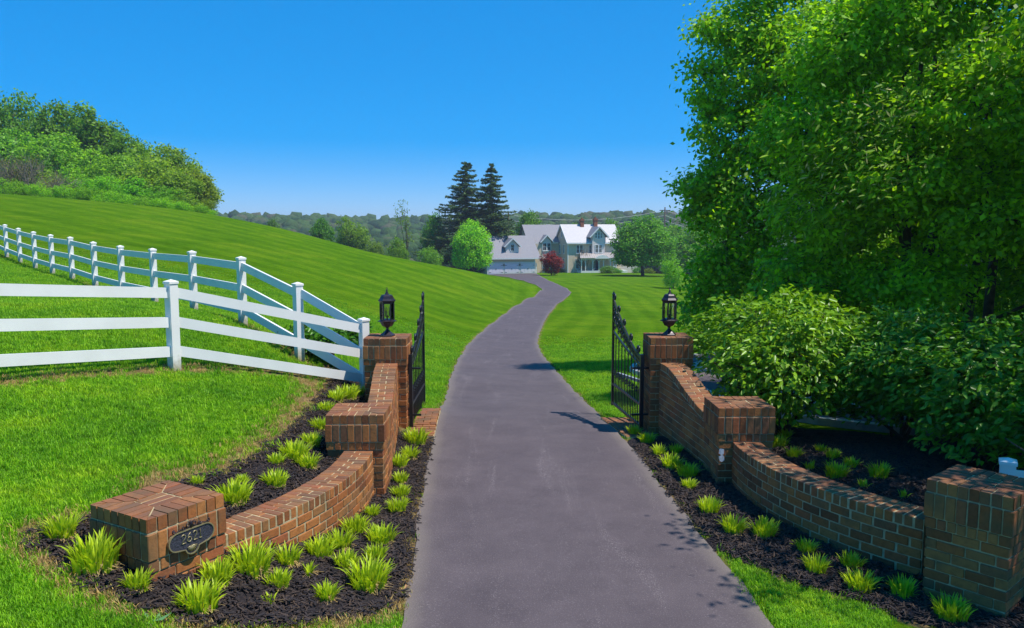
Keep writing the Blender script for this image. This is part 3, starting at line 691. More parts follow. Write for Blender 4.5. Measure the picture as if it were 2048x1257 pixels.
wall('shaded curved brick wall with dappled coping sweeping to the large shaded pillar', clip_path(RARC, 0.03, -0.03), WALL_T, lambda s: 0.60, -0.12)
def swoop(s):   # s = 0 at the lantern pillar, 1 at the middle pillar
    xs = [0, .10, .22, .36, .5, .64, .8, 1.0]; zs = [1.135, 1.14, 1.125, 1.06, .975, .895, .825, .775]
    xx = np.linspace(0, 1, 101); zz = np.convolve(np.pad(np.interp(xx, xs, zs), 5, 'edge'), np.ones(11) / 11, 'valid')
    return float(np.interp(s, xx, zz))
wall('sunlit swooping brick wall stepping down from the lantern pillar beside the fence', [(-1.95, 12.25), (-1.718, 9.85)], 0.34, swoop, -0.12)
wall('shaded swooping brick wall stepping down from the lantern pillar beside the hedge', [(2.475, 12.31), (2.728, 10.24)], 0.34, swoop, -0.12)

# paved brick pads under the open gate leaves
def pad(label, x0, x1, y0, y1, skew=0.0):
    t = thing('brick_pad', label, 'paving', ((x0 + x1) / 2, (y0 + y1) / 2, 0), 0, 'brick pads beside the drive')
    cy_ = (y0 + y1) / 2; cx_ = (x0 + x1) / 2; n = int((y1 - y0) / 0.105)
    za, zb = gz(cx_, y0), gz(cx_, y1)
    for j in range(n):
        y = y0 + (j + .5) * (y1 - y0) / n; zz = gz(cx_ , y) + 0.012; off = 0.1 if j % 2 else 0
        x = x0 - off
        while x < x1 - 0.03:
            a, b = max(x, x0), min(x + 0.21, x1)
            if b - a > 0.04:
                o = brick(t, (a + b) / 2 - cx_ + skew * (y - cy_), y - cy_, zz, b - a - .008, (y1 - y0) / n - .008, 0.06)
                o.data = o.data if False else o.data
            x += 0.21
    mb = MB(); sk = skew * (y1 - cy_)
    mb.hexa([(x0 - cx_ - sk, y0 - cy_, za - .05), (x1 - cx_ - sk, y0 - cy_, za - .05), (x1 - cx_ + sk, y1 - cy_, zb - .05), (x0 - cx_ + sk, y1 - cy_, zb - .05),
             (x0 - cx_ - sk, y0 - cy_, za + .03), (x1 - cx_ - sk, y0 - cy_, za + .03), (x1 - cx_ + sk, y1 - cy_, zb + .03), (x0 - cx_ + sk, y1 - cy_, zb + .03)])
    mb.build('bedding_mortar', M['mortar'], t)
pad('sunlit red brick pad at the drive edge beside the edge-on open gate', -1.66, -1.23, 12.0, 13.75, -0.03)
pad('brick pad at the drive edge crossed by gate shadows', 1.66, 2.12, 12.0, 13.7, -0.12)

# house number plaque
pl = thing('number_plaque', 'dark cast house number plaque reading 2621 on the low brick pillar', 'plaque', (0, 0, 0))
def plaque(parent_pillar):
    ang = R(59.7); w = 0.726
    # pillar-local -y face; centre along local x
    c = Matrix.Translation((-2.828, 6.165, 0)) @ Matrix.Rotation(ang, 4, 'Z') @ Matrix.Translation((0.005, -w / 2 - 0.006, 0.815)) @ Matrix.Rotation(R(90), 4, 'X')
    pl.matrix_world = c
    def outline(gr=0.0):
        pts = []; a, b = 0.128, 0.070
        for k in range(13):       # right end cap (half ellipse), then along top to left cap
            t = -math.pi / 2 + math.pi * k / 12; pts.append((a + (0.075 + gr) * math.cos(t), (b + gr) * math.sin(t) + 0.004))
        for k in range(13):
            t = math.pi / 2 + math.pi * k / 12; pts.append((-a + (0.075 + gr) * math.cos(t), (b + gr) * math.sin(t) + 0.004))
        for k in range(1, 12):    # bottom half medallion
            t = math.pi + math.pi * k / 12; pts.append(((0.062 + gr) * math.cos(t), -0.062 + (0.062 + gr) * math.sin(t)))
        return pts
    mb = MB(); mb.prism(outline(0.0), 0.0, 0.014); mb.build('back_plate', M['plaque'], pl)
    o1, o2 = outline(0.006), outline(-0.003); n = len(o1); mb = MB()
    vs = [(p[0], p[1], 0.0) for p in o1] + [(p[0], p[1], 0.021) for p in o1] + [(p[0], p[1], 0.021) for p in o2] + [(p[0], p[1], 0.012) for p in o2]
    mb.add(vs, [(r * n + i, r * n + (i + 1) % n, (r + 1) * n + (i + 1) % n, (r + 1) * n + i) for r in range(3) for i in range(n)]); mb.build('rim', M['brass'], pl)
    # scroll cresting
    mb = MB()
    def spiral(cx_, cy_, r0, turns, a0, sgn=1, n=16, rad=0.005):
        mb.tube([(cx_ + r0 * (1 - .75 * k / n) * math.cos(a0 + sgn * turns * 2 * math.pi * k / n), cy_ + r0 * (1 - .75 * k / n) * math.sin(a0 + sgn * turns * 2 * math.pi * k / n), 0.014) for k in range(n + 1)], rad, 5)
    for s in (-1, 1):
        spiral(s * 0.030, 0.112, 0.024, 1.2, math.pi / 2, s); spiral(s * 0.075, 0.098, 0.02, 1.2, 0 if s > 0 else math.pi, -s)
        spiral(s * 0.155, 0.092, 0.017, 1.1, math.pi / 2, -s)
        mb.tube([(s * 0.06, 0.085, .012), (s * 0.10, 0.094, .014), (s * 0.135, 0.083, .014), (s * 0.17, 0.10, .014)], [0.006, 0.005, 0.005, 0.003], 5)
    mb.tube([(0, 0.085, .012), (0, 0.12, .016), (0, 0.145, .012)], [0.010, 0.009, 0.003], 6)
    mb.box(-0.10, 0.10, 0.076, 0.090, 0.0, 0.012); mb.build('cresting', M['bronze'], pl)
    mb = MB()      # shell in the medallion
    for k in range(9):
        t = math.pi + math.pi * (k + 0.5) / 9
        mb.tube([(0, -0.058, 0.016), (0.044 * math.cos(t), -0.060 + 0.046 * math.sin(t), 0.017)], [0.003, 0.006], 5)
    mb.build('shell', M['brass'], pl)
    # numerals as raised strokes
    def arcp(cx_, cy_, rx, ry, a0, a1, n=10): return [(cx_ + rx * math.cos(R(a0 + (a1 - a0) * k / n)), cy_ + ry * math.sin(R(a0 + (a1 - a0) * k / n))) for k in range(n + 1)]
    D2 = [arcp(0, 0.014, 0.017, 0.019, 165, -25) + [(-0.018, -0.036)], [(-0.019, -0.036), (0.020, -0.036)]]
    D6 = [[(0.012, 0.034), (-0.006, 0.018), (-0.017, -0.012)], arcp(0, -0.018, 0.018, 0.019, 0, 360, 14)]
    D1 = [[(-0.010, 0.022), (0.002, 0.034), (0.002, -0.036)], [(-0.010, -0.036), (0.014, -0.036)]]
    for ch, cx_ in ((D2, -0.076), (D6, -0.024), (D2, 0.028), (D1, 0.076)):
        mb = MB()
        for st in ch: mb.tube([(cx_ + p[0], p[1] + 0.014, 0.017) for p in st], 0.0042, 5)
        mb.build('numeral', M['brass'], pl)
plaque(PL3)

# ------------------------------------------------------------------ lanterns
def lantern(label, x, y, z):
    t = thing('post_lantern', label, 'lantern', (x, y, z), R(8), 'lanterns on the gate pillars')
    k = 0.77 / 975.0; P = lambda w, b: (w * k / 2, (1090 - b) * k)
    MB().lathe([P(315, 1090), P(310, 1075), P(215, 1040), P(120, 1000), P(60, 965), P(54, 935), P(90, 918)], 6).build('base', M['bronze'], t)
    MB().lathe([P(90, 918), P(200, 895), P(255, 850), P(290, 812), P(380, 800), P(392, 790), P(300, 772), P(290, 755)], 6).build('bowl', M['bronze'], t)
    r = 275 * k / 2; zb, zt = (1090 - 756) * k, (1090 - 436) * k
    for i in range(6):
        a = 2 * math.pi * i / 6; b = a + 2 * math.pi / 6
        MB().bar((r * math.cos(a), r * math.sin(a), zb), (r * math.cos(a), r * math.sin(a), zt), 0.019).build('frame_post', M['bronze'], t)
        mb = MB(); q = 0.93
        mb.add([(r * q * math.cos(a), r * q * math.sin(a), zb), (r * q * math.cos(b), r * q * math.sin(b), zb), (r * q * math.cos(b), r * q * math.sin(b), zt), (r * q * math.cos(a), r * q * math.sin(a), zt)], [(0, 1, 2, 3)])
        mb.build('pane', M['glass'], t)
    rf = MB().lathe([P(290, 438), P(300, 405), P(345, 385), P(350, 375), P(285, 335), P(240, 285), P(200, 262), P(90, 252)], 6).build('roof', M['bronze'], t)
    fn = MB(); fn.lathe([P(90, 252), P(60, 225), P(34, 195), P(26, 178), P(40, 168), P(22, 158)], 6)
    fn.tube([(0.014 * math.cos(u), 0, (1090 - 138) * k + 0.016 * math.sin(u)) for u in np.linspace(0, 2 * math.pi, 13)], 0.004, 5, cap=False)
    fn.build('finial', M['bronze'], rf)
    cn = MB(); cn.tube([(0, 0, zb), (0, 0, zb + 0.07)], [0.014, 0.01], 6)
    for i in range(3):
        a = 2 * math.pi * i / 3 + .4; e = 0.035
        cn.tube([(0, 0, zb + .05), (e * .6 * math.cos(a), e * .6 * math.sin(a), zb + .035), (e * math.cos(a), e * math.sin(a), zb + .06), (e * math.cos(a), e * math.sin(a), zb + .14)], [0.006, .006, .008, .008], 5)
    cn.build('candle_cluster', M['bronze'], t)
    for i in range(3):
        a = 2 * math.pi * i / 3 + .4; e = 0.035
        MB().lathe([(0.006, 0), (0.011, 0.02), (0.008, 0.045), (0.001, 0.06)], 6, (e * math.cos(a), e * math.sin(a), zb + .14), smooth=True).build('bulb', M['glass'], t)
lantern('dark bronze six-sided lantern on the pillar next to the white fence', -1.99, 12.60, 1.518)
lantern('dark bronze six-sided lantern on the pillar next to the hedge', 2.52, 12.66, 1.523)

# ------------------------------------------------------------------ iron gates
def gate(label, hx, hy, fx, fy, zb):
    L = math.hypot(fx - hx, fy - hy); ang = math.atan2(fy - hy, fx - hx)
    t = thing('iron_gate', label, 'gate', (hx, hy, zb), ang, 'open iron gate leaves')
    I = M['iron']
    top = lambda s: 1.15 + 0.78 * (s ** 1.5)          # crest rail, rising to the free end
    low = lambda s: 1.02 + 0.34 * (s ** 1.2)
    mid2 = lambda s: 1.08 + 0.50 * (s ** 1.35)
    MB().bar((0, 0, -0.06), (0, 0, 1.22), 0.06).build('hinge_stile', I, t)
    MB().bar((L, 0, 0.0), (L, 0, 1.95), 0.04).build('free_stile', I, t)
    MB().bar((0, 0, 0.05), (L, 0, 0.05), 0.03, 0.04).build('bottom_rail', I, t)
    MB().bar((0, 0, 0.40), (L, 0, 0.40), 0.03, 0.035).build('lock_rail', I, t)
    for fn, nm in ((low, 'arched_rail'), (mid2, 'arched_rail'), (top, 'crest_rail')):
        mb = MB(); n = 18
        for i in range(n): mb.bar((L * i / n, 0, fn(i / n)), (L * (i + 1) / n, 0, fn((i + 1) / n)), 0.032, 0.030, up=(0, 1, 0))
        mb.build(nm, I, t)
    n = 9
    for i in range(1, n):
        x = L * i / n
        MB().bar((x, 0, 0.05), (x, 0, low(i / n)), 0.016).build('picket', I, t)
    for i in range(n):
        x = L * (i + .5) / n; mb = MB(); mb.bar((x, 0, 0.05), (x, 0, 0.56), 0.014)
        mb.lathe([(0.006, 0.55), (0.02, 0.575), (0.013, 0.60), (0.022, 0.62), (0.001, 0.69)], 6, (x, 0, 0)); mb.build('dog_bar', I, t)
    def scroll(cx_, cz_, r0, a0, sgn, turns=1.25, n=18, rad=0.017, nm='scroll'):
        pts = []
        for k in range(n + 1):
            q = k / n; r = r0 * (1 - .78 * q); a = a0 + sgn * turns * 2 * math.pi * q
            pts.append((cx_ + r * math.cos(a), 0, cz_ + r * math.sin(a)))
        MB().tube(pts, rad, 5).build(nm, I, t)
    # C-scrolls filling the band between arch and crest
    for i in range(9):
        s = (i + .6) / 9.2; x = L * s; gap = top(s) - mid2(s)
        r = min(0.115, 0.065 + gap * .16)
        scroll(x, mid2(s) + gap * .33, r, math.pi * 1.2, -1); scroll(x + .06, mid2(s) + gap * .72, r * .85, math.pi * .2, -1)
        scroll(x - .03, low(s) + (mid2(s) - low(s)) * .55, 0.045, math.pi / 2, 1, rad=0.009)
    for s in (0.12, 0.36, 0.60, 0.80, 0.97):       # scrolls standing on the crest rail
        scroll(L * s - .02, top(s) + 0.08, 0.085, -math.pi / 2, 1, rad=0.018)
    for i in range(1, n):                          # small leaf drops under the arch
        x = L * i / n; z = low(i / n)
        for sg in (-1, 1): scroll(x + sg * .028, z - 0.06 , 0.026, math.pi / 2, sg, 1.0, 10, 0.006, 'leaf_scroll')
    mb = MB(); mb.lathe([(0.012, 1.95), (0.03, 1.97), (0.022, 2.0), (0.03, 2.03), (0.001, 2.09)], 6, (L, 0, 0)); mb.build('finial', I, t)
    for z in (0.25, 1.0): MB().bar((0, -0.16, z), (0.0, 0.16, z), 0.03).build('hinge', I, t)
    return t
gate('open black iron gate leaf seen edge-on beside the lantern pillar near the fence', -1.605, 12.42, -1.60, 14.25, 0.02)
gate('open black iron scrollwork gate leaf in front of the mown lawn, next to the hedge', 2.06, 12.45, 1.83, 14.25, 0.02)
t = thing('gate_opener', 'pale grey gate opener box and arm behind the scrollwork gate', 'gate opener', (2.42, 13.3, 0.0))
MB().box(-.10, .10, -.16, .16, 0.50, 0.64).build('motor_box', M['grey_metal'], t)
MB().bar((-.08, .1, 0.58), (-.50, .95, 0.60), 0.05).build('arm', M['grey_metal'], t)
MB().bar((0, 0, -0.1), (0, 0, 0.5), 0.09).build('post', M['iron'], t)

# ------------------------------------------------------------------ white fences
def fence(label, posts, group='white three-rail fences', first=True, z_given=None):
    """posts: (x, y) ground points in order"""
    a0 = posts[0]; t = thing('rail_fence', label, 'fence', (0, 0, 0), 0, group)
    zs = [gz(x, y) for x, y in posts] if z_given is None else z_given
    for i, ((x, y), z) in enumerate(zip(posts, zs)):
        nb = posts[i + 1] if i + 1 < len(posts) else posts[i - 1]
        a = math.atan2(nb[1] - y, nb[0] - x)
        if i == 0 and not first: continue
        p = MB().box(-.0635, .0635, -.0635, .0635, -0.3, 1.235).build('post', M['vinyl_post'], t)
        p.location = (x, y, z); p.rotation_euler = (0, 0, a)
        c = MB(); c.box(-.074, .074, -.074, .074, 1.213, 1.245)
        c.add([(-.074, -.074, 1.245), (.074, -.074, 1.245), (.074, .074, 1.245), (-.074, .074, 1.245), (0, 0, 1.275)], [(0, 1, 4), (1, 2, 4), (2, 3, 4), (3, 0, 4)])
        c.build('cap', M['vinyl'], p)
    for i in range(len(posts) - 1):
        (xa, ya), (xb, yb) = posts[i], posts[i + 1]; L = math.hypot(xb - xa, yb - ya); ux, uy = (xb - xa) / L, (yb - ya) / L
        for zl in (0.27, 0.68, 1.09):
            A = Vector((xa + ux * .05, ya + uy * .05, zs[i] + zl)); B = Vector((xb - ux * .05, yb - uy * .05, zs[i + 1] + zl))
            mb = MB(); mb.bar(A, B, 0.040, 0.142); mb.build('rail', M['vinyl'], t)
    return t
END = (-2.43, 12.95)
fence('near white three-rail fence section crossing in front at the lawn edge', [END, (-4.72, 10.98), (-5.96, 8.92), (-7.1, 6.8)], z_given=[0.50, 1.245, gz(-5.96, 8.92), gz(-7.1, 6.8)])
far = [END, (-3.58, 13.25)] + [(-5.04 - 1.643 * k, 14.8 + 1.83 * k) for k in range(0, 13)]
fence('long white three-rail fence receding uphill along the mown field', far, first=False, z_given=[0.50, 1.06] + [gz(x, y) for x, y in far[2:]])
fence('white fence post and rails behind the large shaded brick pillar', [(4.66, 7.28), (6.6, 6.2), (8.6, 5.0)], z_given=[-0.20, -0.2, -0.2])

# ------------------------------------------------------------------ foliage tools
def leaves(C, Nrm, size, rng, aspect=0.5, fold=0.0, hexa=False, along=None):
    """one leaf per centre; returns V, F(quads)"""
    n = len(C); Nrm = Nrm / (np.linalg.norm(Nrm, axis=1, keepdims=True) + 1e-9)
    r = rng.normal(size=(n, 3)) if along is None else along + 0.35 * rng.normal(size=(n, 3))
    a = r - Nrm * np.sum(r * Nrm, 1, keepdims=True); a /= np.linalg.norm(a, axis=1, keepdims=True) + 1e-9
    b = np.cross(Nrm, a); s = size[:, None]
    if hexa:
        pts = [C - a * s * .5, C - a * s * .15 + b * s * aspect * .5 + Nrm * s * .06, C + a * s * .22 + b * s * aspect * .38 + Nrm * s * .04, C + a * s * .55 - Nrm * s * .08, C + a * s * .22 - b * s * aspect * .38 + Nrm * s * .04, C - a * s * .15 - b * s * aspect * .5 + Nrm * s * .06]
        V = np.stack(pts, 1).reshape(-1, 3); k = np.arange(n)[:, None] * 6
        F = np.concatenate([k + np.array([0, 1, 2, 3]), k + np.array([0, 3, 4, 5])], 0)
    else:
        pts = [C - a * s * .5, C + b * s * aspect * .5 - a * s * .05, C + a * s * .5, C - b * s * aspect * .5 - a * s * .05]
        V = np.stack(pts, 1).reshape(-1, 3); F = np.arange(n)[:, None] * 4 + np.array([0, 1, 2, 3])
    return V, F
def crown_cloud(rng, lobes, n_clump, per, clump_r, shell=0.5, flat=0.65):
    """clump centres spread through the lobes, leaves gathered round each"""
    vol = np.array([l[1][0] * l[1][1] * l[1][2] for l in lobes]) ** 0.72; pr = vol / vol.sum()
    k = rng.choice(len(lobes), n_clump, p=pr)
    ctr = np.array([l[0] for l in lobes])[k]; rad = np.array([l[1] for l in lobes])[k]
    d = rng.normal(size=(n_clump, 3)); d /= np.linalg.norm(d, axis=1, keepdims=True)
    rr = 1 - (1 - shell) * rng.random(n_clump) ** 1.8
    cc = ctr + d * rad * rr[:, None]
    m = rng.poisson(per, n_clump) + 3; I = np.repeat(np.arange(n_clump), m)
    off = rng.normal(size=(len(I), 3)) * clump_r * np.array([1, 1, flat]) * rng.uniform(.6, 1.3, n_clump)[I][:, None]
    C = cc[I] + off
    Nn = d[I] * 0.55 + np.array([0, 0, 0.55]) + rng.normal(size=(len(I), 3)) * 0.55
    return C, Nn, cc
def trunk_mesh(rng, h, r, limbs, name, mat, n=8, bend=0.03):
    mb = MB(); k = 6
    pts = [(h * bend * math.sin(2.1 * i), h * bend * math.cos(1.7 * i) - h * bend, h * i / k - (0.3 if i == 0 else 0)) for i in range(k + 1)]
    mb.tube(pts, [r * (1.25 if i == 0 else 1 - .75 * i / k) for i in range(k + 1)], n)
    for (e, z0) in limbs:
        q = z0 / h; b = Vector(pts[min(k, int(q * k))]); e = Vector(e); m1 = b.lerp(e, .4) + Vector((0, 0, .06 * h)); m2 = b.lerp(e, .75) + Vector((0, 0, .04 * h))
        rr = r * (1 - .7 * q) * .5
        mb.tube([b, m1, m2, e], [rr, rr * .75, rr * .45, rr * .15], 5)
        for _ in range(2):
            d = Vector(rng.normal(size=3)) * (e - b).length * .10; mb.tube([m1.lerp(m2, rng.random()), e + d], [rr * .4, rr * .08], 4)
    return mb.mesh(name, mat)

# prototypes (unit: about 10 m tall deciduous trees)
def proto_tree(seed, form='round', n_clump=560, per=15, leaf=0.38, full=False):
    rng = np.random.default_rng(seed)
    if form == 'round':
        lobes = [((0, 0, 6.0), (3.2, 3.2, 3.4))] + [((2.4 * math.cos(a), 2.4 * math.sin(a), 4.8 + 1.6 * rng.random()), (1.9, 1.9, 1.7)) for a in np.linspace(0, 6.28, 7)[:-1] + rng.random()] + [((rng.normal() * .8, rng.normal() * .8, 8.0), (1.8, 1.8, 1.7))]
    elif form == 'tall':
        lobes = [((rng.normal() * .5, rng.normal() * .5, z), (w, w, 1.6)) for z, w in ((2.6, 1.7), (4, 2.2), (5.6, 2.3), (7.2, 1.9), (8.6, 1.2), (9.5, .6))]
    elif form == 'wide':
        lobes = [((rng.normal() * 1.6, rng.normal() * 1.6, 3.4 + rng.random() * 4.6), (1.9, 1.9, 1.5)) for _ in range(10)] + [((0, 0, 5.2), (3, 3, 3.4))]
    elif form == 'low':
        lobes = [((3.0 * math.cos(a) * q, 3.0 * math.sin(a) * q, 3.0 + rng.random() * 3.5), (2.2, 2.2, 1.9)) for a, q in zip(np.linspace(0, 6.28, 8)[:-1], rng.uniform(.5, 1, 7))] + [((0, 0, 5.6), (2.6, 2.6, 3.0)), ((0, 0, 2.0), (3.2, 3.2, 1.6))]
    elif form == 'thin':
        lobes = [((rng.normal() * .7, rng.normal() * .7, z), (1.2, 1.2, 1.1)) for z in np.linspace(3, 9.6, 7)]
    if full: lobes += [((2.6 * math.cos(a), 2.6 * math.sin(a), 2.7 + .5 * rng.random()), (1.7, 1.7, 1.3)) for a in np.linspace(0, 6.28, 8)[:-1]]
    C, Nn, cc = crown_cloud(rng, lobes, n_clump, per, 0.36 if form != 'thin' else 0.3, shell=.62, flat=.75)
    V, F = leaves(C, Nn, rng.uniform(.65, 1.25, len(C)) * leaf, rng, 0.62)
    cm = fast_mesh('crown', V, F, [M['leaf']])
    lim = [(tuple(np.array(l[0])), 1.8 + 3.5 * rng.random()) for l in lobes[1:8]]
    tm = trunk_mesh(rng, 7.5, 0.22, lim, 'trunk', M['bark'])
    return cm, tm
PROTO = {'round': [proto_tree(1), proto_tree(2)], 'tall': [proto_tree(3, 'tall'), proto_tree(4, 'tall')], 'wide': [proto_tree(5, 'wide'), proto_tree(6, 'wide')],
         'low': [proto_tree(7, 'low', 560), proto_tree(8, 'low', 560)], 'thin': [proto_tree(9, 'thin', 70, 9, .3)], 'full': [proto_tree(10, 'round', 1400, 17, .33, True)], 'bush': [proto_tree(12, 'low', 560, 13, .32)]}
def tree(name, label, loc, h, w, form, col, rz=0.0, v=0, group=None, cat='tree'):
    cm, tm = PROTO[form][v % len(PROTO[form])]
    t = thing(name, label, cat, loc, rz, group)
    nat = {'round': 9.4, 'tall': 5.2, 'wide': 8.4, 'low': 9.6, 'thin': 4.0, 'full': 9.4, 'bush': 9.6}[form]
    for nm, me in (('crown', cm), ('trunk', tm)):
        o = link(nm, me, t); o.scale = (w / nat, w / nat, h / 9.9); o.color = (*col, 1)
    return t
def tree_px(name, label, u, vbase, vtop, wpx, D, form, col, group=None, v=0, zb=None, cat='tree'):
    x, y, zt = at_y(u, vtop, D); zb = gz(x, y) if zb is None else zb
    return tree(name, label, (x, y, zb), zt - zb, wpx * D / FPX, form, col, random.random() * 6.28, v, group, cat)

# ------------------------------------------------------------------ wood on the left hill crest
WG = 'trees of the wood on the hill crest'
wood_spec = [  # u, top v, width px, depth, form, colour
    (-60, 165, 150, 128, 'round', (.8, .85, .8)), (20, 168, 120, 126, 'wide', (.75, .9, .85)), (110, 196, 130, 126, 'round', (.7, .8, .8)), (200, 232, 120, 125, 'wide', (.75, .8, .75)), (165, 222, 90, 124, 'tall', (.8, .85, .7)),
    (250, 262, 110, 122, 'round', (.75, .85, .8)), (300, 268, 130, 119, 'wide', (1.0, .98, .75)), (345, 288, 120, 117, 'round', (1.2, 1.02, .7)), (372, 315, 100, 114, 'wide', (1.2, 1.0, .75)), (398, 352, 62, 111, 'tall', (1.3, .95, .9)),
    (30, 235, 150, 116, 'low', (1.0, 1.2, 1.3)), (110, 262, 140, 114, 'round', (1.1, 1.2, .9)), (-40, 240, 150, 114, 'wide', (1.0, 1.15, 1.3)), (185, 282, 130, 113, 'low', (1.25, 1.3, .8)), (240, 306, 110, 111, 'round', (1.2, 1.2, .8)), (300, 308, 120, 109, 'wide', (1.25, 1.08, .8)),
    (350, 340, 100, 107, 'round', (1.15, 1.0, .8)), (140, 318, 80, 106, 'low', (1.2, 1.35, .7)), (215, 340, 90, 105, 'bush', (1.2, 1.45, .6)), (270, 345, 90, 104, 'low', (1.0, 1.35, .7)), (320, 362, 80, 103, 'bush', (1.0, 1.2, .7)), (375, 382, 70, 102, 'low', (1.1, 1.0, .8)),
    (410, 392, 42, 103, 'bush', (1.2, .9, .85)), (180, 352, 60, 103, 'bush', (1.1, 1.4, .6)), (240, 368, 60, 102, 'bush', (.8, 1.1, .6)), (90, 330, 80, 105, 'low', (1.3, 1.2, .8))]
lab = {'round': 'rounded', 'wide': 'broad', 'tall': 'slender', 'low': 'low spreading', 'bush': 'bushy low'}
ords = ['first', 'second', 'third', 'fourth', 'fifth', 'sixth', 'seventh', 'eighth', 'ninth', 'tenth', 'eleventh', 'twelfth', 'thirteenth', 'fourteenth', 'fifteenth', 'sixteenth', 'seventeenth', 'eighteenth', 'nineteenth', 'twentieth']
cnt = {}
order = sorted(range(len(wood_spec)), key=lambda i: wood_spec[i][0]); rank = {}
for i in order:
    k = wood_spec[i][4]; cnt[k] = cnt.get(k, 0) + 1; rank[i] = cnt[k]
for i, (u, vt, w, D, form, col) in enumerate(wood_spec):
    col = tuple(c * 1.35 for c in col); w *= 1.12
    tree_px('hill_tree', f'{lab[form]} green tree in the hill-crest wood, {ords[rank[i]-1]} {lab[form]} one from the left', u, 0, vt, w, D, form, col, WG, v=i)
for k, (u, vt, w) in enumerate(((-30, 340, 70), (30, 352, 64), (78, 358, 60), (128, 362, 64), (165, 366, 60), (205, 372, 62), (246, 380, 60), (288, 386, 62), (328, 388, 58), (362, 396, 56), (396, 404, 50), (418, 414, 30))):
    x, y, zt = at_y(u, vt, 97.5 - .012 * max(0, u - 250)); zb = gz(x, y) - .9
    tree('undergrowth_bush', f'low green bush at the foot of the hill-crest wood, {ords[k]} from the picture edge', (x, y, zb), zt - zb, w * 97 / FPX, 'bush', ((1.7, 1.9, .7), (1.5, 1.6, .8), (1.9, 2.0, .7))[k % 3], k * 1.1, 0, 'bushes along the wood edge', 'bush')
# bare grey shrubs at the wood's foot
def bare_shrub(label, u, vbase, vtop, wpx, D, seed):
    rng = np.random.default_rng(seed); x, y, zt = at_y(u, vtop, D); zb = gz(x, y); h = zt - zb; w = wpx * D / FPX
    t = thing('bare_shrub', label, 'shrub', (x, y, zb), 0, 'bare grey shrubs at the foot of the wood'); mb = MB()
    for _ in range(46):
        e = Vector((rng.normal() * w * .28, rng.normal() * w * .2, h * rng.uniform(.55, 1))); b = Vector((rng.normal() * w * .12, rng.normal() * .3, -0.1)); m = b.lerp(e, .5) + Vector((rng.normal() * .3, rng.normal() * .3, 0))
        mb.tube([b, m, e], [.06, .035, .01], 4)
        for _ in range(4): mb.tube([m.lerp(e, rng.random()), e + Vector(rng.normal(size=3)) * .7], [.02, .006], 3)
    mb.build('branches', M['bark_pale'], t)
    C = np.stack([rng.normal(size=500) * w * .26, rng.normal(size=500) * w * .2, h * rng.uniform(.3, 1, 500)], 1)
    V, F = leaves(C, rng.normal(size=(500, 3)), rng.uniform(.1, .25, 500), rng, .5); o = link('twig_leaves', fast_mesh('twig_leaves', V, F, [M['leaf']]), t); o.color = (2.2, 1.1, 2.0, 1)
bare_shrub('bare grey-brown shrub at the foot of the wood at the picture edge', 10, 390, 318, 70, 101, 1)
bare_shrub('bare grey-brown shrub at the foot of the wood, taller middle one', 52, 392, 312, 80, 101, 2)
bare_shrub('bare grey-brown shrub at the foot of the wood, farthest from the picture edge', 110, 396, 350, 70, 100, 3)

# ------------------------------------------------------------------ trees round the house and in the valley
bgG = 'trees in the valley behind the hill'
tree_px('garden_tree', 'bright lime green tree beside the garage', 944, 545, 438, 88, 147, 'full', (2.1, 2.3, .8), None)
tree_px('garden_tree', 'big dense round green tree on the lawn beside the porch', 1288, 560, 428, 136, 146, 'full', (1.0, 1.35, .9), None)
tree_px('garden_tree', 'small pale green young tree on the far lawn above the hedge', 1347, 590, 508, 58, 100, 'bush', (1.5, 1.75, .9), None)
tree_px('garden_tree', 'dark red leaved maple in front of the house wing', 1104, 545, 494, 54, 152, 'low', (1.9, .10, 1.6), None)
tree_px('valley_tree', 'small dark round tree showing over the hill between fence and spruces', 642, 500, 432, 55, 165, 'round', (.75, 1.1, .9), bgG)
tree_px('valley_tree', 'pair-topped yellowish tree over the hill, taller of two', 702, 500, 424, 70, 175, 'wide', (1.35, 1.25, .9), bgG)
tree_px('valley_tree', 'faint small tree peeping over the hill near the wood', 545, 470, 434, 48, 210, 'round', (.8, .9, 1.0), bgG)
tree_px('valley_tree', 'thin sparse tall tree left of the spruces', 812, 520, 410, 34, 165, 'thin', (1.3, 1.1, 1.4), bgG)
tree_px('valley_tree', 'grey-green feathery tree directly left of the spruces', 868, 530, 424, 62, 175, 'round', (.95, 1.25, 1.7), bgG, 1)
tree_px('valley_tree', 'low yellow-green tree below the thin sparse tree', 795, 520, 462, 48, 155, 'low', (1.3, 1.3, .6), bgG)
tree_px('valley_tree', 'low olive bushy tree under the pair-topped tree', 745, 510, 468, 60, 160, 'bush', (1.3, 1.1, .9), bgG)
tree_px('valley_tree', 'pale silvery bush at the hill edge left of the lime green tree', 862, 530, 482, 52, 150, 'bush', (1.5, 1.6, 1.6), bgG)
tree_px('valley_tree', 'round green tree rising behind the house wing roof', 1062, 470, 418, 78, 190, 'round', (.95, 1.1, .8), bgG)
tree_px('valley_tree', 'yellow-green tree behind the garage roof', 1020, 480, 448, 60, 185, 'low', (1.4, 1.35, .8), bgG)
tree_px('valley_tree', 'green tree behind the chimneys', 1225, 470, 436, 60, 200, 'round', (1.0, 1.2, .8), bgG, 1)
tree_px('valley_tree', 'greyish tree behind the slate roof', 1165, 470, 436, 70, 215, 'wide', (1.0, 1.0, 1.5), bgG)
tree_px('valley_tree', 'drooping pale green tree right of the big round tree', 1385, 560, 462, 70, 165, 'tall', (1.3, 1.5, .9), bgG)
tree_px('valley_tree', 'soft green tree behind the big round tree', 1345, 560, 446, 80, 195, 'round', (1.1, 1.3, 1.0), bgG)
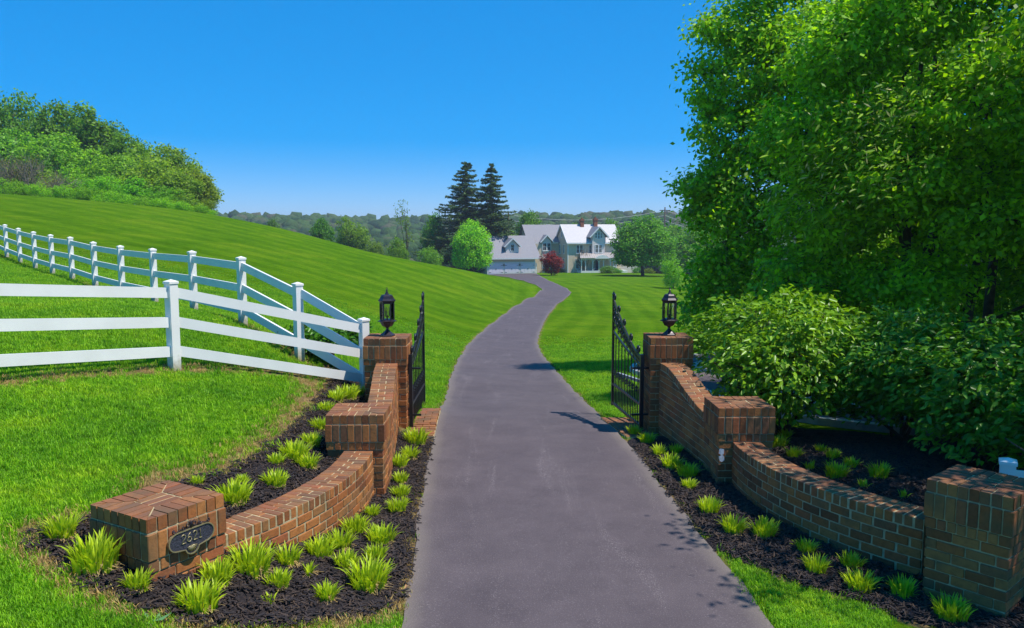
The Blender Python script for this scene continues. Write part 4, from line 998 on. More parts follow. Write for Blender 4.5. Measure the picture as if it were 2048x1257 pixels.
tree_px('valley_tree', 'soft green tree at the lawn edge half hidden by the hedge-side trees', 1440, 560, 440, 90, 170, 'wide', (1.1, 1.3, .9), bgG)
def spruce(label, u, vtop, wpx, D, seed):
    rng = np.random.default_rng(seed); x, y, zt = at_y(u, vtop, D); zb = gz(x, y); h = zt - zb; w = wpx * D / FPX / 2
    t = thing('spruce_tree', label, 'tree', (x, y, zb), 0, 'dark spruces behind the garage')
    MB().tube([(0, 0, -.3), (0, 0, h * .5), (0, 0, h * .98)], [.45, .3, .04], 8).build('trunk', M['bark'], t)
    Cs, Ns, Al = [], [], []; br = MB(); z = h * .08
    while z < h * .985:
        q = z / h; R0 = 1.25 * w * (1 - q) ** .8 * rng.uniform(.7, 1.15) + .35; nb = 7 if q < .8 else 5; a0 = rng.random() * 6.28
        for k in range(nb):
            if rng.random() < .08: continue
            a = a0 + 6.283 * k / nb + rng.normal() * .15; Rr = R0 * rng.uniform(.65, 1.15); m = int(36 + Rr * 26)
            s = rng.random(m) ** .8; dz = -.22 * Rr * s + .16 * Rr * s ** 3
            side = rng.normal(size=m) * .22 * Rr * (1.15 - s) * .8
            zb_ = z; z = zb_ + rng.normal() * h * .012
            C = np.stack([np.cos(a) * Rr * s - np.sin(a) * side, np.sin(a) * Rr * s + np.cos(a) * side, z + dz + rng.normal(size=m) * .10 - .10 * np.abs(side)], 1)
            Cs.append(C); Ns.append(np.tile([0, 0, 1.0], (m, 1)) + rng.normal(size=(m, 3)) * .5); Al.append(np.tile([np.cos(a), np.sin(a), -.35], (m, 1)))
            br.tube([(0, 0, z), (np.cos(a) * Rr * .55, np.sin(a) * Rr * .55, z - .12 * Rr), (np.cos(a) * Rr * .95, np.sin(a) * Rr * .95, z - .06 * Rr)], [.05, .03, .01], 3); z = zb_
        z += h * .021 * rng.uniform(.8, 1.25)
    C = np.concatenate(Cs); V, F = leaves(C, np.concatenate(Ns), rng.uniform(.35, .75, len(C)), rng, .35, along=np.concatenate(Al))
    link('crown', fast_mesh('crown', V, F, [M['needle']]), t); br.build('branches', M['bark'], t)
spruce('taller dark spruce of the pair behind the garage', 932, 322, 178, 172, 1)
spruce('narrower dark spruce of the pair, nearer the house', 982, 326, 124, 170, 2)

# distant wooded hills: one mass of crowns
def far_forest():
    rng = np.random.default_rng(5); bm = bmesh.new(); bmesh.ops.create_icosphere(bm, subdivisions=1, radius=1.0)
    v0 = np.array([v.co[:] for v in bm.verts]); f0 = np.array([[v.index for v in f.verts] for f in bm.faces]); bm.free()
    n = 7000; Y = 250 + 480 * rng.random(n) ** .8; X = rng.uniform(-.5, .72, n) * Y; ok = ~((Y < 330) & (np.abs(X) < 0)); X, Y = X[ok], Y[ok]; n = len(X)
    Z = ground(X, Y); r = rng.uniform(2.6, 5.2, n) * (0.8 + Y / 1400); hh = rng.uniform(.6, 1.0, n)
    jit = 1 + .13 * rng.normal(size=(n, len(v0), 1))
    q_ = rng.normal(size=(n, 3, 3)); q_ = np.linalg.qr(q_)[0]
    V = np.einsum('nij,vj->nvi', q_, v0) * jit * r[:, None, None]; V[:, :, 2] *= hh[:, None]
    V += np.stack([X, Y, Z + r * hh * 1.2], 1)[:, None, :]
    F = (f0[None] + (np.arange(n) * len(v0))[:, None, None]).reshape(-1, 3)
    m, nt, b = new_mat('far_canopy'); b.inputs['Roughness'].default_value = .9; b.inputs['Specular IOR Level'].default_value = .05
    geo = N(nt, 'ShaderNodeNewGeometry'); rp = ramp(nt, [(0, (.022, .052, .020)), (.4, (.04, .085, .022)), (.8, (.062, .115, .028)), (1, (.085, .088, .05))])
    nt.links.new(geo.outputs['Random Per Island'], rp.inputs['Fac']); nz = N(nt, 'ShaderNodeTexNoise', Scale=.55, Detail=6.0, Roughness=.8); nt.links.new(geo.outputs['Position'], nz.inputs['Vector'])
    r2 = ramp(nt, [(.3, (.45, .5, .5)), (.5, (1, 1, 1)), (.7, (1.5, 1.4, 1.2))]); nt.links.new(nz.outputs['Fac'], r2.inputs['Fac'])
    nt.links.new(mixc(nt, rp.outputs['Color'], r2.outputs['Color'], 1.0, 'MULTIPLY'), b.inputs['Base Color']); bump(nt, b, nz.outputs['Fac'], 1.0, .8)
    o = link('distant_forest', fast_mesh('distant_forest', V.reshape(-1, 3), F, [m]))
    tag(o, 'hazy wooded hills along the horizon', 'forest', kind='stuff')
far_forest()

# ------------------------------------------------------------------ the house at the end of the drive
def banded(name, c1, c2, scale, axis='Z', rough=.7, bmp=.3, noise_scale=3.0):
    """lapped boards / shingle courses: relief with slight colour change"""
    m, nt, b = new_mat(name); b.inputs['Roughness'].default_value = rough
    tc = N(nt, 'ShaderNodeTexCoord'); sp = N(nt, 'ShaderNodeSeparateXYZ'); nt.links.new(tc.outputs['Object'], sp.inputs[0])
    mu = N(nt, 'ShaderNodeMath', operation='MULTIPLY'); mu.inputs[1].default_value = scale; nt.links.new(sp.outputs[axis], mu.inputs[0])
    fr = N(nt, 'ShaderNodeMath', operation='FRACT'); nt.links.new(mu.outputs[0], fr.inputs[0])
    nz = N(nt, 'ShaderNodeTexNoise', Scale=noise_scale, Detail=5.0, Roughness=.7); nt.links.new(tc.outputs['Object'], nz.inputs['Vector'])
    rp = ramp(nt, [(.3, c1), (.7, c2)]); nt.links.new(nz.outputs['Fac'], rp.inputs['Fac']); nt.links.new(rp.outputs['Color'], b.inputs['Base Color'])
    bump(nt, b, fr.outputs[0], bmp, .03)
    return m
M['siding'] = banded('cream_siding', (.70, .55, .41), (.77, .62, .46), 6.0)
M['siding_bay'] = banded('white_siding', (.78, .67, .63), (.82, .73, .69), 7.0)
M['shingle'] = banded('grey_shingle', (.20, .195, .215), (.29, .28, .30), 4.0, bmp=.5, noise_scale=5.0)
M['slate'] = banded('pale_slate', (.42, .39, .40), (.58, .55, .55), 4.0, rough=.45, bmp=.5, noise_scale=4.0)
M['metal_roof'] = simple('metal_roof', (.50, .45, .43), .45, metal=.3, noise=.1)
M['trim'] = simple('white_trim', (.78, .78, .77), .5)
M['garage_door'] = simple('garage_door_paint', (.82, .75, .82), .45, noise=.03)
M['pane'] = simple('window_pane', (.022, .026, .036), .12, spec=.6)
M['chimney'] = simple('chimney_brick', (.30, .11, .065), .9, noise=.35, scale=9)
M['door'] = simple('dark_door', (.030, .028, .06), .4)
HT = R(15.0); HK = .02457
house = thing('farmhouse', 'cream farmhouse with pale slate roof, porch and three-door garage at the drive end', 'house', ((305 - 508) * HK, 160.0, -5.72), HT)
def hl(a, yp=0.0): return ((a - 305) * HK * (1 + .0016 * max(0, (a - 305)) * .12) + .2588 * yp) / .9659
def hz(b): return (608 - b) * HK * 1.02
def hbox(nm, x0, x1, y0, y1, z0, z1, mat, par=None): return MB().box(x0, x1, y0, y1, z0, z1).build(nm, mat, par or house)
def gable_roof(nm, x0, x1, y0, y1, ze, zr, mat, th=.16, axis='x', par=None):
    """two slopes; axis = ridge direction"""
    mb = MB()
    if axis == 'x':
        ym = (y0 + y1) / 2
        for (ya, yb) in ((y0, ym), (y1, ym)):
            mb.add([(x0, ya, ze), (x1, ya, ze), (x1, yb, zr), (x0, yb, zr), (x0, ya, ze + th), (x1, ya, ze + th), (x1, yb, zr + th), (x0, yb, zr + th)],
                   [(0, 1, 2, 3), (4, 7, 6, 5), (0, 4, 5, 1), (1, 5, 6, 2), (2, 6, 7, 3), (3, 7, 4, 0)] if ya < yb else [(3, 2, 1, 0), (5, 6, 7, 4), (1, 5, 4, 0), (2, 6, 5, 1), (3, 7, 6, 2), (0, 4, 7, 3)])
    else:
        xm = (x0 + x1) / 2
        for (xa, xb) in ((x0, xm), (x1, xm)):
            mb.add([(xa, y0, ze), (xb, y0, zr), (xb, y1, zr), (xa, y1, ze), (xa, y0, ze + th), (xb, y0, zr + th), (xb, y1, zr + th), (xa, y1, ze + th)],
                   [(0, 3, 2, 1), (4, 5, 6, 7), (0, 1, 5, 4), (1, 2, 6, 5), (2, 3, 7, 6), (3, 0, 4, 7)])
    return mb.build(nm, mat, par or house)
def gable_block(nm, x0, x1, y0, y1, ze, zr, mat, axis='x', zb=-.4):
    mb = MB()
    if axis == 'x':
        ym = (y0 + y1) / 2; prof = [(y0, zb), (y1, zb), (y1, ze), (ym, zr), (y0, ze)]
        vs = [(x0, p[0], p[1]) for p in prof] + [(x1, p[0], p[1]) for p in prof]
    else:
        xm = (x0 + x1) / 2; prof = [(x0, zb), (x1, zb), (x1, ze), (xm, zr), (x0, ze)]
        vs = [(p[0], y0, p[1]) for p in prof] + [(p[0], y1, p[1]) for p in prof]
    n = 5; mb.add(vs, [tuple(range(n)), tuple(range(n, 2 * n))[::-1]] + [(i, n + i, n + (i + 1) % n, (i + 1) % n) for i in range(n)])
    return mb.build(nm, mat, house)
def window(xc, zc, w, h, y, face='front', par=None, arch=False):
    """frame with muntins, dark pane behind; face 'front' looks to -y, 'left' looks to -x (then xc is the y position, y the wall x)"""
    fr = MB(); t = .11
    for (a, b, c, d) in ((-w / 2 - t, -w / 2, -h / 2 - t, h / 2 + t), (w / 2, w / 2 + t, -h / 2 - t, h / 2 + t), (-w / 2, w / 2, h / 2, h / 2 + t), (-w / 2, w / 2, -h / 2 - t, -h / 2)):
        fr.box(a, b, -.07, .02, c, d)
    fr.box(-w / 2, w / 2, -.045, .0, -.03, .03); fr.box(-.02, .02, -.04, .0, -h / 2, -.03); fr.box(-.02, .02, -.04, .0, .03, h / 2)
    o = fr.build('window', M['trim'], par or house)
    p = MB().box(-w / 2, w / 2, -.02, .01, -h / 2, h / 2).build('pane', M['pane'], o)
    MB().box(-w / 2 - .16, w / 2 + .16, -.13, .0, -h / 2 - t - .06, -h / 2 - t - .002).build('sill', M['trim'], o)
    o.location = (xc, y, zc) if face == 'front' else (y, xc, zc)
    if face == 'left': o.rotation_euler = (0, 0, R(-90))
    return o
# garage wing
GW, GD = 10.0, 11.6
gable_block('garage_wall', 0, GW, 0, GD, 3.35, 7.45, M['siding'])
gable_roof('garage_roof', -.45, GW + 1.1, -.5, GD + .5, 3.10, 7.55, M['shingle'])
hbox('fascia', -.45, GW + 1.1, -.56, -.505, 2.98, 3.24, M['trim'])
for i, (a, b) in enumerate(((318, 430), (444, 552), (567, 672))):
    x0, x1 = hl(a), hl(b); dw = x1 - x0
    d = hbox('garage_door', x0, x1, -.05, .03, -.05, 2.14, M['garage_door'])
    for k in range(4):
        MB().box(x0 + dw * (k + .06) / 4, x0 + dw * (k + .94) / 4, -.075, -.052, .10, 1.35).build('door_panel', M['garage_door'], d)
        MB().box(x0 + dw * (k + .06) / 4, x0 + dw * (k + .94) / 4, -.075, -.052, 1.45, 2.02).build('door_panel', M['garage_door'], d)
    for zz in (.35, 1.75):
        for s in (-1, 1):
            xe = x0 if s < 0 else x1; MB().box(min(xe, xe - s * .45), max(xe, xe - s * .45), -.10, -.078, zz - .03, zz + .03).build('strap_hinge', M['iron'], d)
    MB().box((x0 + x1) / 2 - .10, (x0 + x1) / 2 + .10, -.12, -.078, .95, 1.10).build('handle', M['iron'], d)
    hbox('door_trim', x0 - .14, x1 + .14, -.10, -.002, 2.16, 2.36, M['trim'])
for a in (437, 559): hbox('wall_lamp', hl(a) - .07, hl(a) + .07, -.2, -.003, 1.65, 2.05, M['iron'])
for a in (311, 437, 560, 681): hbox('door_post', hl(a) - .13, hl(a) + .13, -.028, -.002, 0, 2.14, M['trim'])
hbox('corner_post', GW - .12, GW + .05, -.04, .1, -.2, 3.05, M['trim'])
# dormer on the garage roof
dx0, dx1 = hl(452, 1.2), hl(550, 1.2)
gable_block('dormer_wall', dx0, dx1, .95, 4.4, 5.55, 7.0, M['siding_bay'], 'y', 3.6)
gable_roof('dormer_roof', dx0 - .45, dx1 + .45, .55, 5.2, 5.42, 7.12, M['shingle'], .12, 'y')
mb = MB(); xm = (dx0 + dx1) / 2
for s, xe in ((-1, dx0 - .45), (1, dx1 + .45)): mb.bar((xe, .50, 5.44), (xm, .50, 7.16), .06, .22)
mb.box(dx0 - .02, dx1 + .02, .88, .947, 4.02, 4.14); mb.build('dormer_trim', M['trim'], house)
w_ = window(xm, 5.3, .62, 1.25, .94)
MB().lathe([(.36, 0), (.36, .05)], 20).build('arched_light', M['pane'], w_).rotation_euler = (R(90), 0, 0)
w_.children[-1].location = (0, -.005, .74)
# entry recess between garage and wing
hbox('entry_wall', GW, 13.0, 4.6, 4.9, -.3, 6.0, M['siding']); hbox('entry_door', GW + .5, GW + 1.4, 4.52, 4.597, 0, 2.1, M['trim'])
# middle wing, two storeys
MX0, MX1, MY0, MY1 = 10.3, 18.5, 5.6, 13.6
gable_block('wing_wall', MX0, MX1, MY0, MY1, 6.35, 9.75, M['siding'])
gable_roof('wing_roof', MX0 - .35, MX1, MY0 - .45, MY1 + .45, 6.15, 9.85, M['shingle'])
hbox('wing_fascia', MX0 - .35, 16.7, MY0 - .51, MY0 - .455, 6.02, 6.26, M['trim'])
bx0, bx1, by = 12.95, 14.95, 4.55
gable_block('bay_wall', bx0, bx1, by, MY0 + 2.5, 6.5, 7.6, M['siding_bay'], 'y')
gable_roof('bay_roof', bx0 - .5, bx1 + .5, by - .4, MY0 + 3.2, 6.22, 7.75, M['shingle'], .12, 'y')
mb = MB(); xm = (bx0 + bx1) / 2
for xe in (bx0 - .5, bx1 + .5): mb.bar((xe, by - .44, 6.26), (xm, by - .44, 7.8), .06, .22)
mb.build('bay_trim', M['trim'], house)
for xc in (xm - .48, xm + .48):
    window(xc, 5.35, .66, 1.45, by - .01); window(xc, 1.95, .66, 1.75, by - .01)
hbox('garden_wall', bx0 - .2, bx1 + 1.5, by - .35, by - .1, -.4, .75, M['siding'])
# main block
AX0, AX1, AY0, AY1 = 17.0, 28.5, -.2, 7.6
gable_block('main_wall', AX0, AX1, AY0, AY1, 6.3, 9.75, M['siding'])
gable_roof('main_roof', AX0 - .35, AX1 + .4, AY0 - .5, AY1 + .5, 6.12, 9.9, M['slate'])
hbox('main_fascia', AX0 - .35, AX1 + .4, AY0 - .56, AY0 - .505, 5.98, 6.24, M['trim'])
mb = MB()
for ye in (AY0 - .5, AY1 + .5): mb.bar((AX0 - .37, ye, 6.16), (AX0 - .37, (AY0 + AY1) / 2, 9.95), .06, .24)
mb.build('rake_trim', M['trim'], house)
hbox('corner_post', AX0 - .04, AX0 + .16, AY0 - .04, AY0 + .12, -.3, 6.0, M['trim'])
for yc in (2.2, 4.8):
    for zc, hh in ((4.9, 1.75), (1.9, 1.9)): window(yc, zc, .62, hh, AX0 - .01, 'left')
window(3.7, 7.9, .45, 1.1, AX0 - .01, 'left')
def mx(a): return AX0 + (a - 965) * HK * 1.075
for a in (1048, 1076): window(mx(a), 4.95, .52, 1.55, AY0 - .01)
window(mx(1150), 4.95, .40, 1.5, AY0 - .01)
for a in (1045, 1072, 1178): window(mx(a), 1.9, .55, 1.9, AY0 - .01)
# cross gable with three small windows and a pair below
cx0, cx1, cyf = mx(1158), mx(1261), AY0 - .75
gable_block('cross_gable_wall', cx0, cx1, cyf, 3.6, 7.75, 9.25, M['siding_bay'], 'y', 3.9)
gable_roof('cross_gable_roof', cx0 - .75, cx1 + .75, cyf - .55, 3.9, 7.32, 9.45, M['shingle'], .13, 'y')
mb = MB(); xm = (cx0 + cx1) / 2
for xe in (cx0 - .75, cx1 + .75): mb.bar((xe, cyf - .58, 7.36), (xm, cyf - .58, 9.5), .06, .24)
mb.build('gable_trim', M['trim'], house)
for k, hh in ((-1, .95), (0, 1.25), (1, .95)): window(xm + k * .58, 7.75, .34, hh, cyf - .01)
for k in (-1, 1): window(xm + k * .40, 5.0, .52, 1.55, cyf - .01)
# porch
PX0, PX1, PY = mx(1042), AX1 + .8, AY0 - 2.5
hbox('porch_floor', PX0, PX1, PY, AY0 - .003, .0, .55, M['trim'])
mb = MB(); mb.hexa([(PX0 - .3, PY - .35, 3.12), (PX1 + .3, PY - .35, 3.12), (PX1 - .4, AY0 - .004, 4.15), (PX0 + .6, AY0 - .004, 4.15), (PX0 - .3, PY - .35, 3.22), (PX1 + .3, PY - .35, 3.22), (PX1 - .4, AY0 - .004, 4.27), (PX0 + .6, AY0 - .004, 4.27)])
pr = mb.build('porch_roof', M['metal_roof'], house)
for k in range(22):
    q = (k + .5) / 22; xa = PX0 - .3 + q * (PX1 - PX0 + .6); xb = PX0 + .6 + q * (PX1 - PX0 - 1.0)
    MB().bar((xa, PY - .34, 3.24), (xb, AY0 - .03, 4.29), .05, .05).build('seam', M['metal_roof'], pr)
hbox('porch_beam', PX0, PX1, PY, PY + .2, 2.86, 3.115, M['trim'])
for a in (1046, 1080, 1140, 1190, 1228, 1286, 1312, 1334):
    x = mx(a); c = MB().box(x - .075, x + .075, PY + .02, PY + .17, .552, 2.858).build('porch_column', M['trim'], house)
    for s in (-1, 1): MB().tube([(x + s * .07, PY + .1, 2.2), (x + s * .2, PY + .1, 2.55), (x + s * .5, PY + .1, 2.84)], .045, 4).build('bracket', M['trim'], c)
mb = MB(); xm = mx(1209); mb.prism([(-1.6, 0), (1.6, 0), (0.9, .55), (0, .78), (-.9, .55)], 0, .14); o = mb.build('porch_pediment', M['trim'], house); o.rotation_euler = (R(90), 0, 0); o.location = (xm, PY - .36, 3.05)
d = hbox('front_door', mx(1195), mx(1225), AY0 - .06, AY0 - .003, .55, 2.75, M['door']); MB().box(mx(1219), mx(1222), AY0 - .12, AY0 - .062, 1.5, 1.6).build('handle', M['brass'], d)
for k in range(4): hbox('step', mx(1236), mx(1298), PY - .35 - .32 * k, PY - .03 - .32 * k - (0 if k else 0), -.35, .44 - .13 * k, M['siding_bay'])
for a in (1236, 1298):
    x = mx(a); p = hbox('newel', x - .15, x + .15, PY - 1.3, PY - 1.0, -.3, 1.35, M['trim']); MB().box(x - .22, x + .22, PY - 1.37, PY - .93, 1.352, 1.46).build('cap', M['trim'], p)
for a, z0, z1 in ((1090, 9.2, 11.15), (1205, 9.2, 11.3)):
    x = mx(a) + 1.0; ch = hbox('chimney', x - .38, x + .38, 3.0, 3.8, z0 - .6, z1, M['chimney']); MB().box(x - .46, x + .46, 2.92, 3.88, z1 - .38, z1 - .12).build('chimney_band', M['chimney'], ch); MB().lathe([(.2, z1), (.17, z1 + .35)], 8, (x, 3.4, 0)).build('flue', M['chimney'], ch)
# right extension behind the round tree and its deck
gable_block('side_wing_wall', AX1, AX1 + 5, 1.2, 7.0, 3.4, 5.6, M['siding_bay']); gable_roof('side_wing_roof', AX1, AX1 + 5.4, .8, 7.4, 3.3, 5.7, M['shingle'])
# shrubs at the foot of the house
def hw(x, y): 
    c, s = math.cos(HT), math.sin(HT); return ((305 - 508) * HK + x * c - y * s, 160.0 + x * s + y * c)
for k, (lb, a, yp, w, h, col) in enumerate((('clipped rounded hedge block on the lawn before the house', 1150, -6.5, 4.0, 1.75, (.9, 1.0, .6)), ('low green shrub beside the clipped hedge block', 1222, -5.0, 2.6, 1.2, (.9, 1.3, .6)),
        ('dark shrub under the red maple', 845, 2.0, 3.4, 1.1, (.5, .7, .6)), ('small shrub at the garage corner', 762, -.5, 1.5, 1.9, (.9, .9, .6)), ('green shrub beside the porch steps', 1340, -4.2, 2.0, 1.4, (.8, 1.2, .8)), ('flowering shrub bed end right of the porch steps', 1420, -4.5, 3.0, 1.2, (1.2, .9, .8)),
        ('green shrub at the porch foot under the columns', 1165, -3.6, 2.2, 1.2, (.8, 1.1, .6)))):
    xl = hl(a, yp); X, Y = hw(xl, yp)
    tree('house_shrub', lb, (X, Y, gz(X, Y) - .35), h + .5, w, 'bush', col, k * 1.3, 0, 'shrubs round the house', 'shrub')
# bare upright shrub by the front corner
X, Y = hw(hl(1010, -1.5), -1.5); rng = np.random.default_rng(4); t = thing('bare_ornamental_tree', 'leafless tan ornamental tree by the house corner beside the porch', 'tree', (X, Y, gz(X, Y))); mb = MB()
for k in range(26):
    e = Vector((rng.normal() * .7, rng.normal() * .6, rng.uniform(2.6, 4.9))); mb.tube([(rng.normal() * .12, rng.normal() * .1, -.2), e * .5 + Vector((rng.normal() * .15, 0, 0)), e], [.07, .045, .012], 4)
    for q in range(3): mb.tube([e * rng.uniform(.5, .9), e + Vector(rng.normal(size=3)) * .45], [.025, .008], 3)
mb.build('branches', simple('tan_twig', (.30, .21, .13), .9), t)
# wooden fence far right on the lawn edge
# power line on the hills behind
def pole(label, u, vtop, D):
    x, y, zt = at_y(u, vtop, D); zb = gz(x, y); t = thing('utility_pole', label, 'utility pole', (x, y, zb), R(8), 'utility poles of the power line')
    MB().tube([(0, 0, -.5), (0, 0, zt - zb)], [.32, .22], 8).build('shaft', M['bark'], t); MB().bar((-1.8, 0, zt - zb - 1.0), (1.8, 0, zt - zb - 1.0), .25, .25).build('crossarm', M['bark'], t)
    return (x, y, zt)
p1 = pole('distant utility pole just right of the spruces', 1017, 424, 250); p2 = pole('distant utility pole above the big round tree', 1330, 415, 262); p3 = at_y(1520, 432, 262)
wm = simple('wire_metal', (.5, .5, .5), .5)
for k, dz in enumerate((0.9, 2.6, 4.2)):
    mb = MB()
    for A, B in ((p1, p2), (p2, p3)):
        pts = [(A[0] + (B[0] - A[0]) * q, A[1] + (B[1] - A[1]) * q, A[2] + (B[2] - A[2]) * q - dz - 4 * 2.4 * q * (1 - q)) for q in np.linspace(0, 1, 13)]
        mb.tube(pts, .045, 4)
    tag(mb.build('power_wire', wm), ('topmost', 'middle', 'lowest')[k] + ' thin wire of the power line sagging behind the house', 'wire', 'wires of the power line')

# ------------------------------------------------------------------ tall trees on the right
RG = 'tall trees along the right side'
def big_tree(label, x, y, h, lobes, n_clump, per, leaf, seed, col, trunks=((0, 0),), asp=.5, clump=.30, twig=True, r0=.17):
    rng = np.random.default_rng(seed); z = gz(x, y)
    t = thing('leafy_tree', label, 'tree', (x, y, z), 0, RG)
    C, Nn, cc = crown_cloud(rng, lobes, n_clump, per, clump, shell=.55, flat=.6)
    ok = C[:, 2] > .15; C, Nn = C[ok], Nn[ok]
    V, F = leaves(C, Nn, rng.uniform(.65, 1.3, len(C)) * leaf, rng, asp, hexa=False)
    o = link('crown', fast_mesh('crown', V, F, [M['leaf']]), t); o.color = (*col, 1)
    mb = MB()
    for (tx, ty) in trunks:
        top = Vector((tx * 1.5 + rng.normal() * .3, ty * 1.5, h * .8)); b = Vector((tx, ty, -.3)); mid = b.lerp(top, .5) + Vector((rng.normal() * .25, rng.normal() * .25, 0))
        mb.tube([b, b.lerp(mid, .5), mid, mid.lerp(top, .5), top], [r0 * 1.3, r0, r0 * .8, r0 * .5, .03], 8)
        for l in lobes:
            if min(trunks, key=lambda q: (q[0] * 3 - l[0][0]) ** 2 + (q[1] * 3 - l[0][1]) ** 2) != (tx, ty) or rng.random() < .25: continue
            s = b.lerp(top, min(.9, max(.15, l[0][2] / h * rng.uniform(.6, .9)))); e = Vector(l[0]); L_ = (e - s).length; m = s.lerp(e, .35) + Vector((rng.normal() * .12, rng.normal() * .12, .16)) * L_; m2 = s.lerp(e, .7) + Vector((rng.normal() * .12, rng.normal() * .12, .12)) * L_
            mb.tube([s, m, m2, e], [r0 * .4, r0 * .3, r0 * .16, .012], 5)
    mb.build('trunk', M['bark'], t)
    tw = MB(); k = rng.choice(len(cc), min(len(cc), 260), replace=False); L = np.array([l[0] for l in lobes])
    for i in k:
        j = np.argmin(np.linalg.norm(L - cc[i], axis=1)); s = Vector(L[j]); e = Vector(cc[i]); tw.tube([s.lerp(e, .2), s.lerp(e, .6) + Vector((0, 0, .12)), e], [.022, .013, .004], 3)
    tag(tw.build('twigs', M['bark'], t), kind='stuff')
    return t
def lob(*a): return [((p[0], p[1], p[2]), (p[3], p[3], p[4])) for p in a]
big_tree('leafy tree at the edge of the mass, its branches reaching over the mown lawn', 8.9, 22.5, 11,
         lob((-2.5, -.5, 2.2, 1.4, 1.2), (-3.1, -.6, 1.2, 1.0, .9), (-3.0, -.8, 3.5, 1.2, .9), (-3.2, -.2, 4.9, .95, .7), (-2.3, -.8, 4.9, 1.4, 1.0), (-2.7, -.4, 6.3, 1.2, .9), (-2.5, 0, 7.7, 1.3, 1.0), (-1.2, -1.2, 6.2, 1.4, 1.1), (-2.6, 0, 9.2, 1.1, .9), (-1.0, -.8, 8.4, 1.5, 1.1), (.6, -.6, 9.6, 1.7, 1.2),
             (-3.6, -.2, 9.1, .6, .35), (-3.6, 0, 8.1, .5, .28), (-3.3, 0, 7.0, .4, .28), (-3.7, -.3, 4.9, .65, .4), (-3.6, -.4, 4.1, .5, .3), (-1.9, 0, 10.4, 1.1, .8), (.4, -1.6, 3.2, 1.7, 1.3), (-1.0, -1.6, 1.6, 1.5, 1.2), (.7, -1.2, 6.4, 1.7, 1.3), (2.4, -.8, 5, 2.0, 1.6), (2.6, -.6, 8.2, 1.9, 1.5)),
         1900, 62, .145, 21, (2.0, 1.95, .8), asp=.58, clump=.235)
big_tree('tall tree with dark multiple trunks and shaded underside behind the hedge', 8.9, 16.8, 10,
         lob((-2.9, -1, 5.2, 1.1, .8), (-1.6, -1.9, 4.3, 1.1, .7), (-2.6, -1.2, 6.6, 1.1, .9), (-.4, -2.3, 5.6, 1.3, .9), (-1.4, -1.4, 7.6, 1.3, 1.0), (1.1, -2.1, 4.7, 1.2, .8), (1.4, -1.6, 6.6, 1.4, 1.0), (0, -.8, 8.6, 1.6, 1.1), (2.6, -.6, 8.2, 1.5, 1.1), (2.7, -1.9, 5.4, 1.2, .9), (2.2, -2.0, 3.5, 1.1, .8),
             (-.3, -2.5, 3.6, 1.1, .7), (-2.4, -.4, 3.8, 1.2, .9), (-2.6, .2, 2.2, 1.1, .9), (-1.2, -1.6, 2.3, 1.0, .8), (3.4, -1.0, 2.4, 1.1, 1.0), (1.8, -1.0, 10.3, 1.9, 1.0), (3.8, -1.2, 9.6, 1.8, 1.1), (4.2, -2.2, 7.8, 1.3, 1.0)),  # last lobes sit out of view, added to shade the foliage below
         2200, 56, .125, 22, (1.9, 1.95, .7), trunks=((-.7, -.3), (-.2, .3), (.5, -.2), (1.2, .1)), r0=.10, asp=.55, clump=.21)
big_tree('dark green tree filling the gap low behind the multiple trunks', 12.6, 24, 9,
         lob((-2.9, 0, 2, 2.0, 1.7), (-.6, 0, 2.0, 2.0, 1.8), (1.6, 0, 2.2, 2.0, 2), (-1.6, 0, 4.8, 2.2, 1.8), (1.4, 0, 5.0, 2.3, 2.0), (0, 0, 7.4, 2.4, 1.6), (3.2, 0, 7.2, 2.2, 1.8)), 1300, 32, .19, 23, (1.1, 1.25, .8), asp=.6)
big_tree('tree with low branches close behind the far hedge bush', 13.2, 18.6, 9,
         lob((0, 0, 2.2, 2.0, 1.8), (-1.4, -.6, 4.2, 1.5, 1.3), (0, 0, 6.2, 2.0, 1.6), (.8, 0, 8, 1.8, 1.2)), 900, 32, .15, 26, (1.2, 1.3, .8))
big_tree('tree overhanging the picture edge whose shade dapples the curved wall', 8.7, 6.3, 9,
         lob((-3.75, 1.2, 5.7, .36, .25), (-3.45, -.3, 5.6, .36, .25), (-3.1, .4, 5.3, .5, .3), (-2.5, 1.1, 5.4, 1.0, .6), (-2.6, 2.5, 5.3, .9, .6), (-1.9, .6, 4.7, 1.1, .7), (-2.0, 2.4, 6.3, 1.0, .7), (-.8, -.4, 5.4, 1.5, 1.0), (0, 1.6, 5.2, 1.4, 1.0), (-.6, .4, 6.9, 1.7, 1.1), (.9, .4, 6.4, 1.9, 1.5)), 760, 28, .115, 24, (1.6, 1.6, .6), clump=.24)
big_tree('tree standing between the hedge and the picture edge', 11.4, 12.3, 9,
         lob((-2.3, .2, 4.7, 1.2, .9), (-2.0, .5, 6.6, 1.4, 1.1), (-.4, 0, 5.0, 1.8, 1.3), (-.6, 0, 7.4, 1.8, 1.2), (.8, -.5, 2.8, 1.6, 1.4), (-1.2, .4, 3.0, 1.1, .9), (-2.8, -1.6, 6.0, 1.6, 1.0), (-2.0, -2.8, 6.0, 1.5, 1.0), (-1.3, -4.2, 6.0, 1.5, 1.0)), 1350, 32, .125, 25, (1.5, 1.5, .7), clump=.25)  # last forward lobes are unseen, added to block sun from the hedge bushes
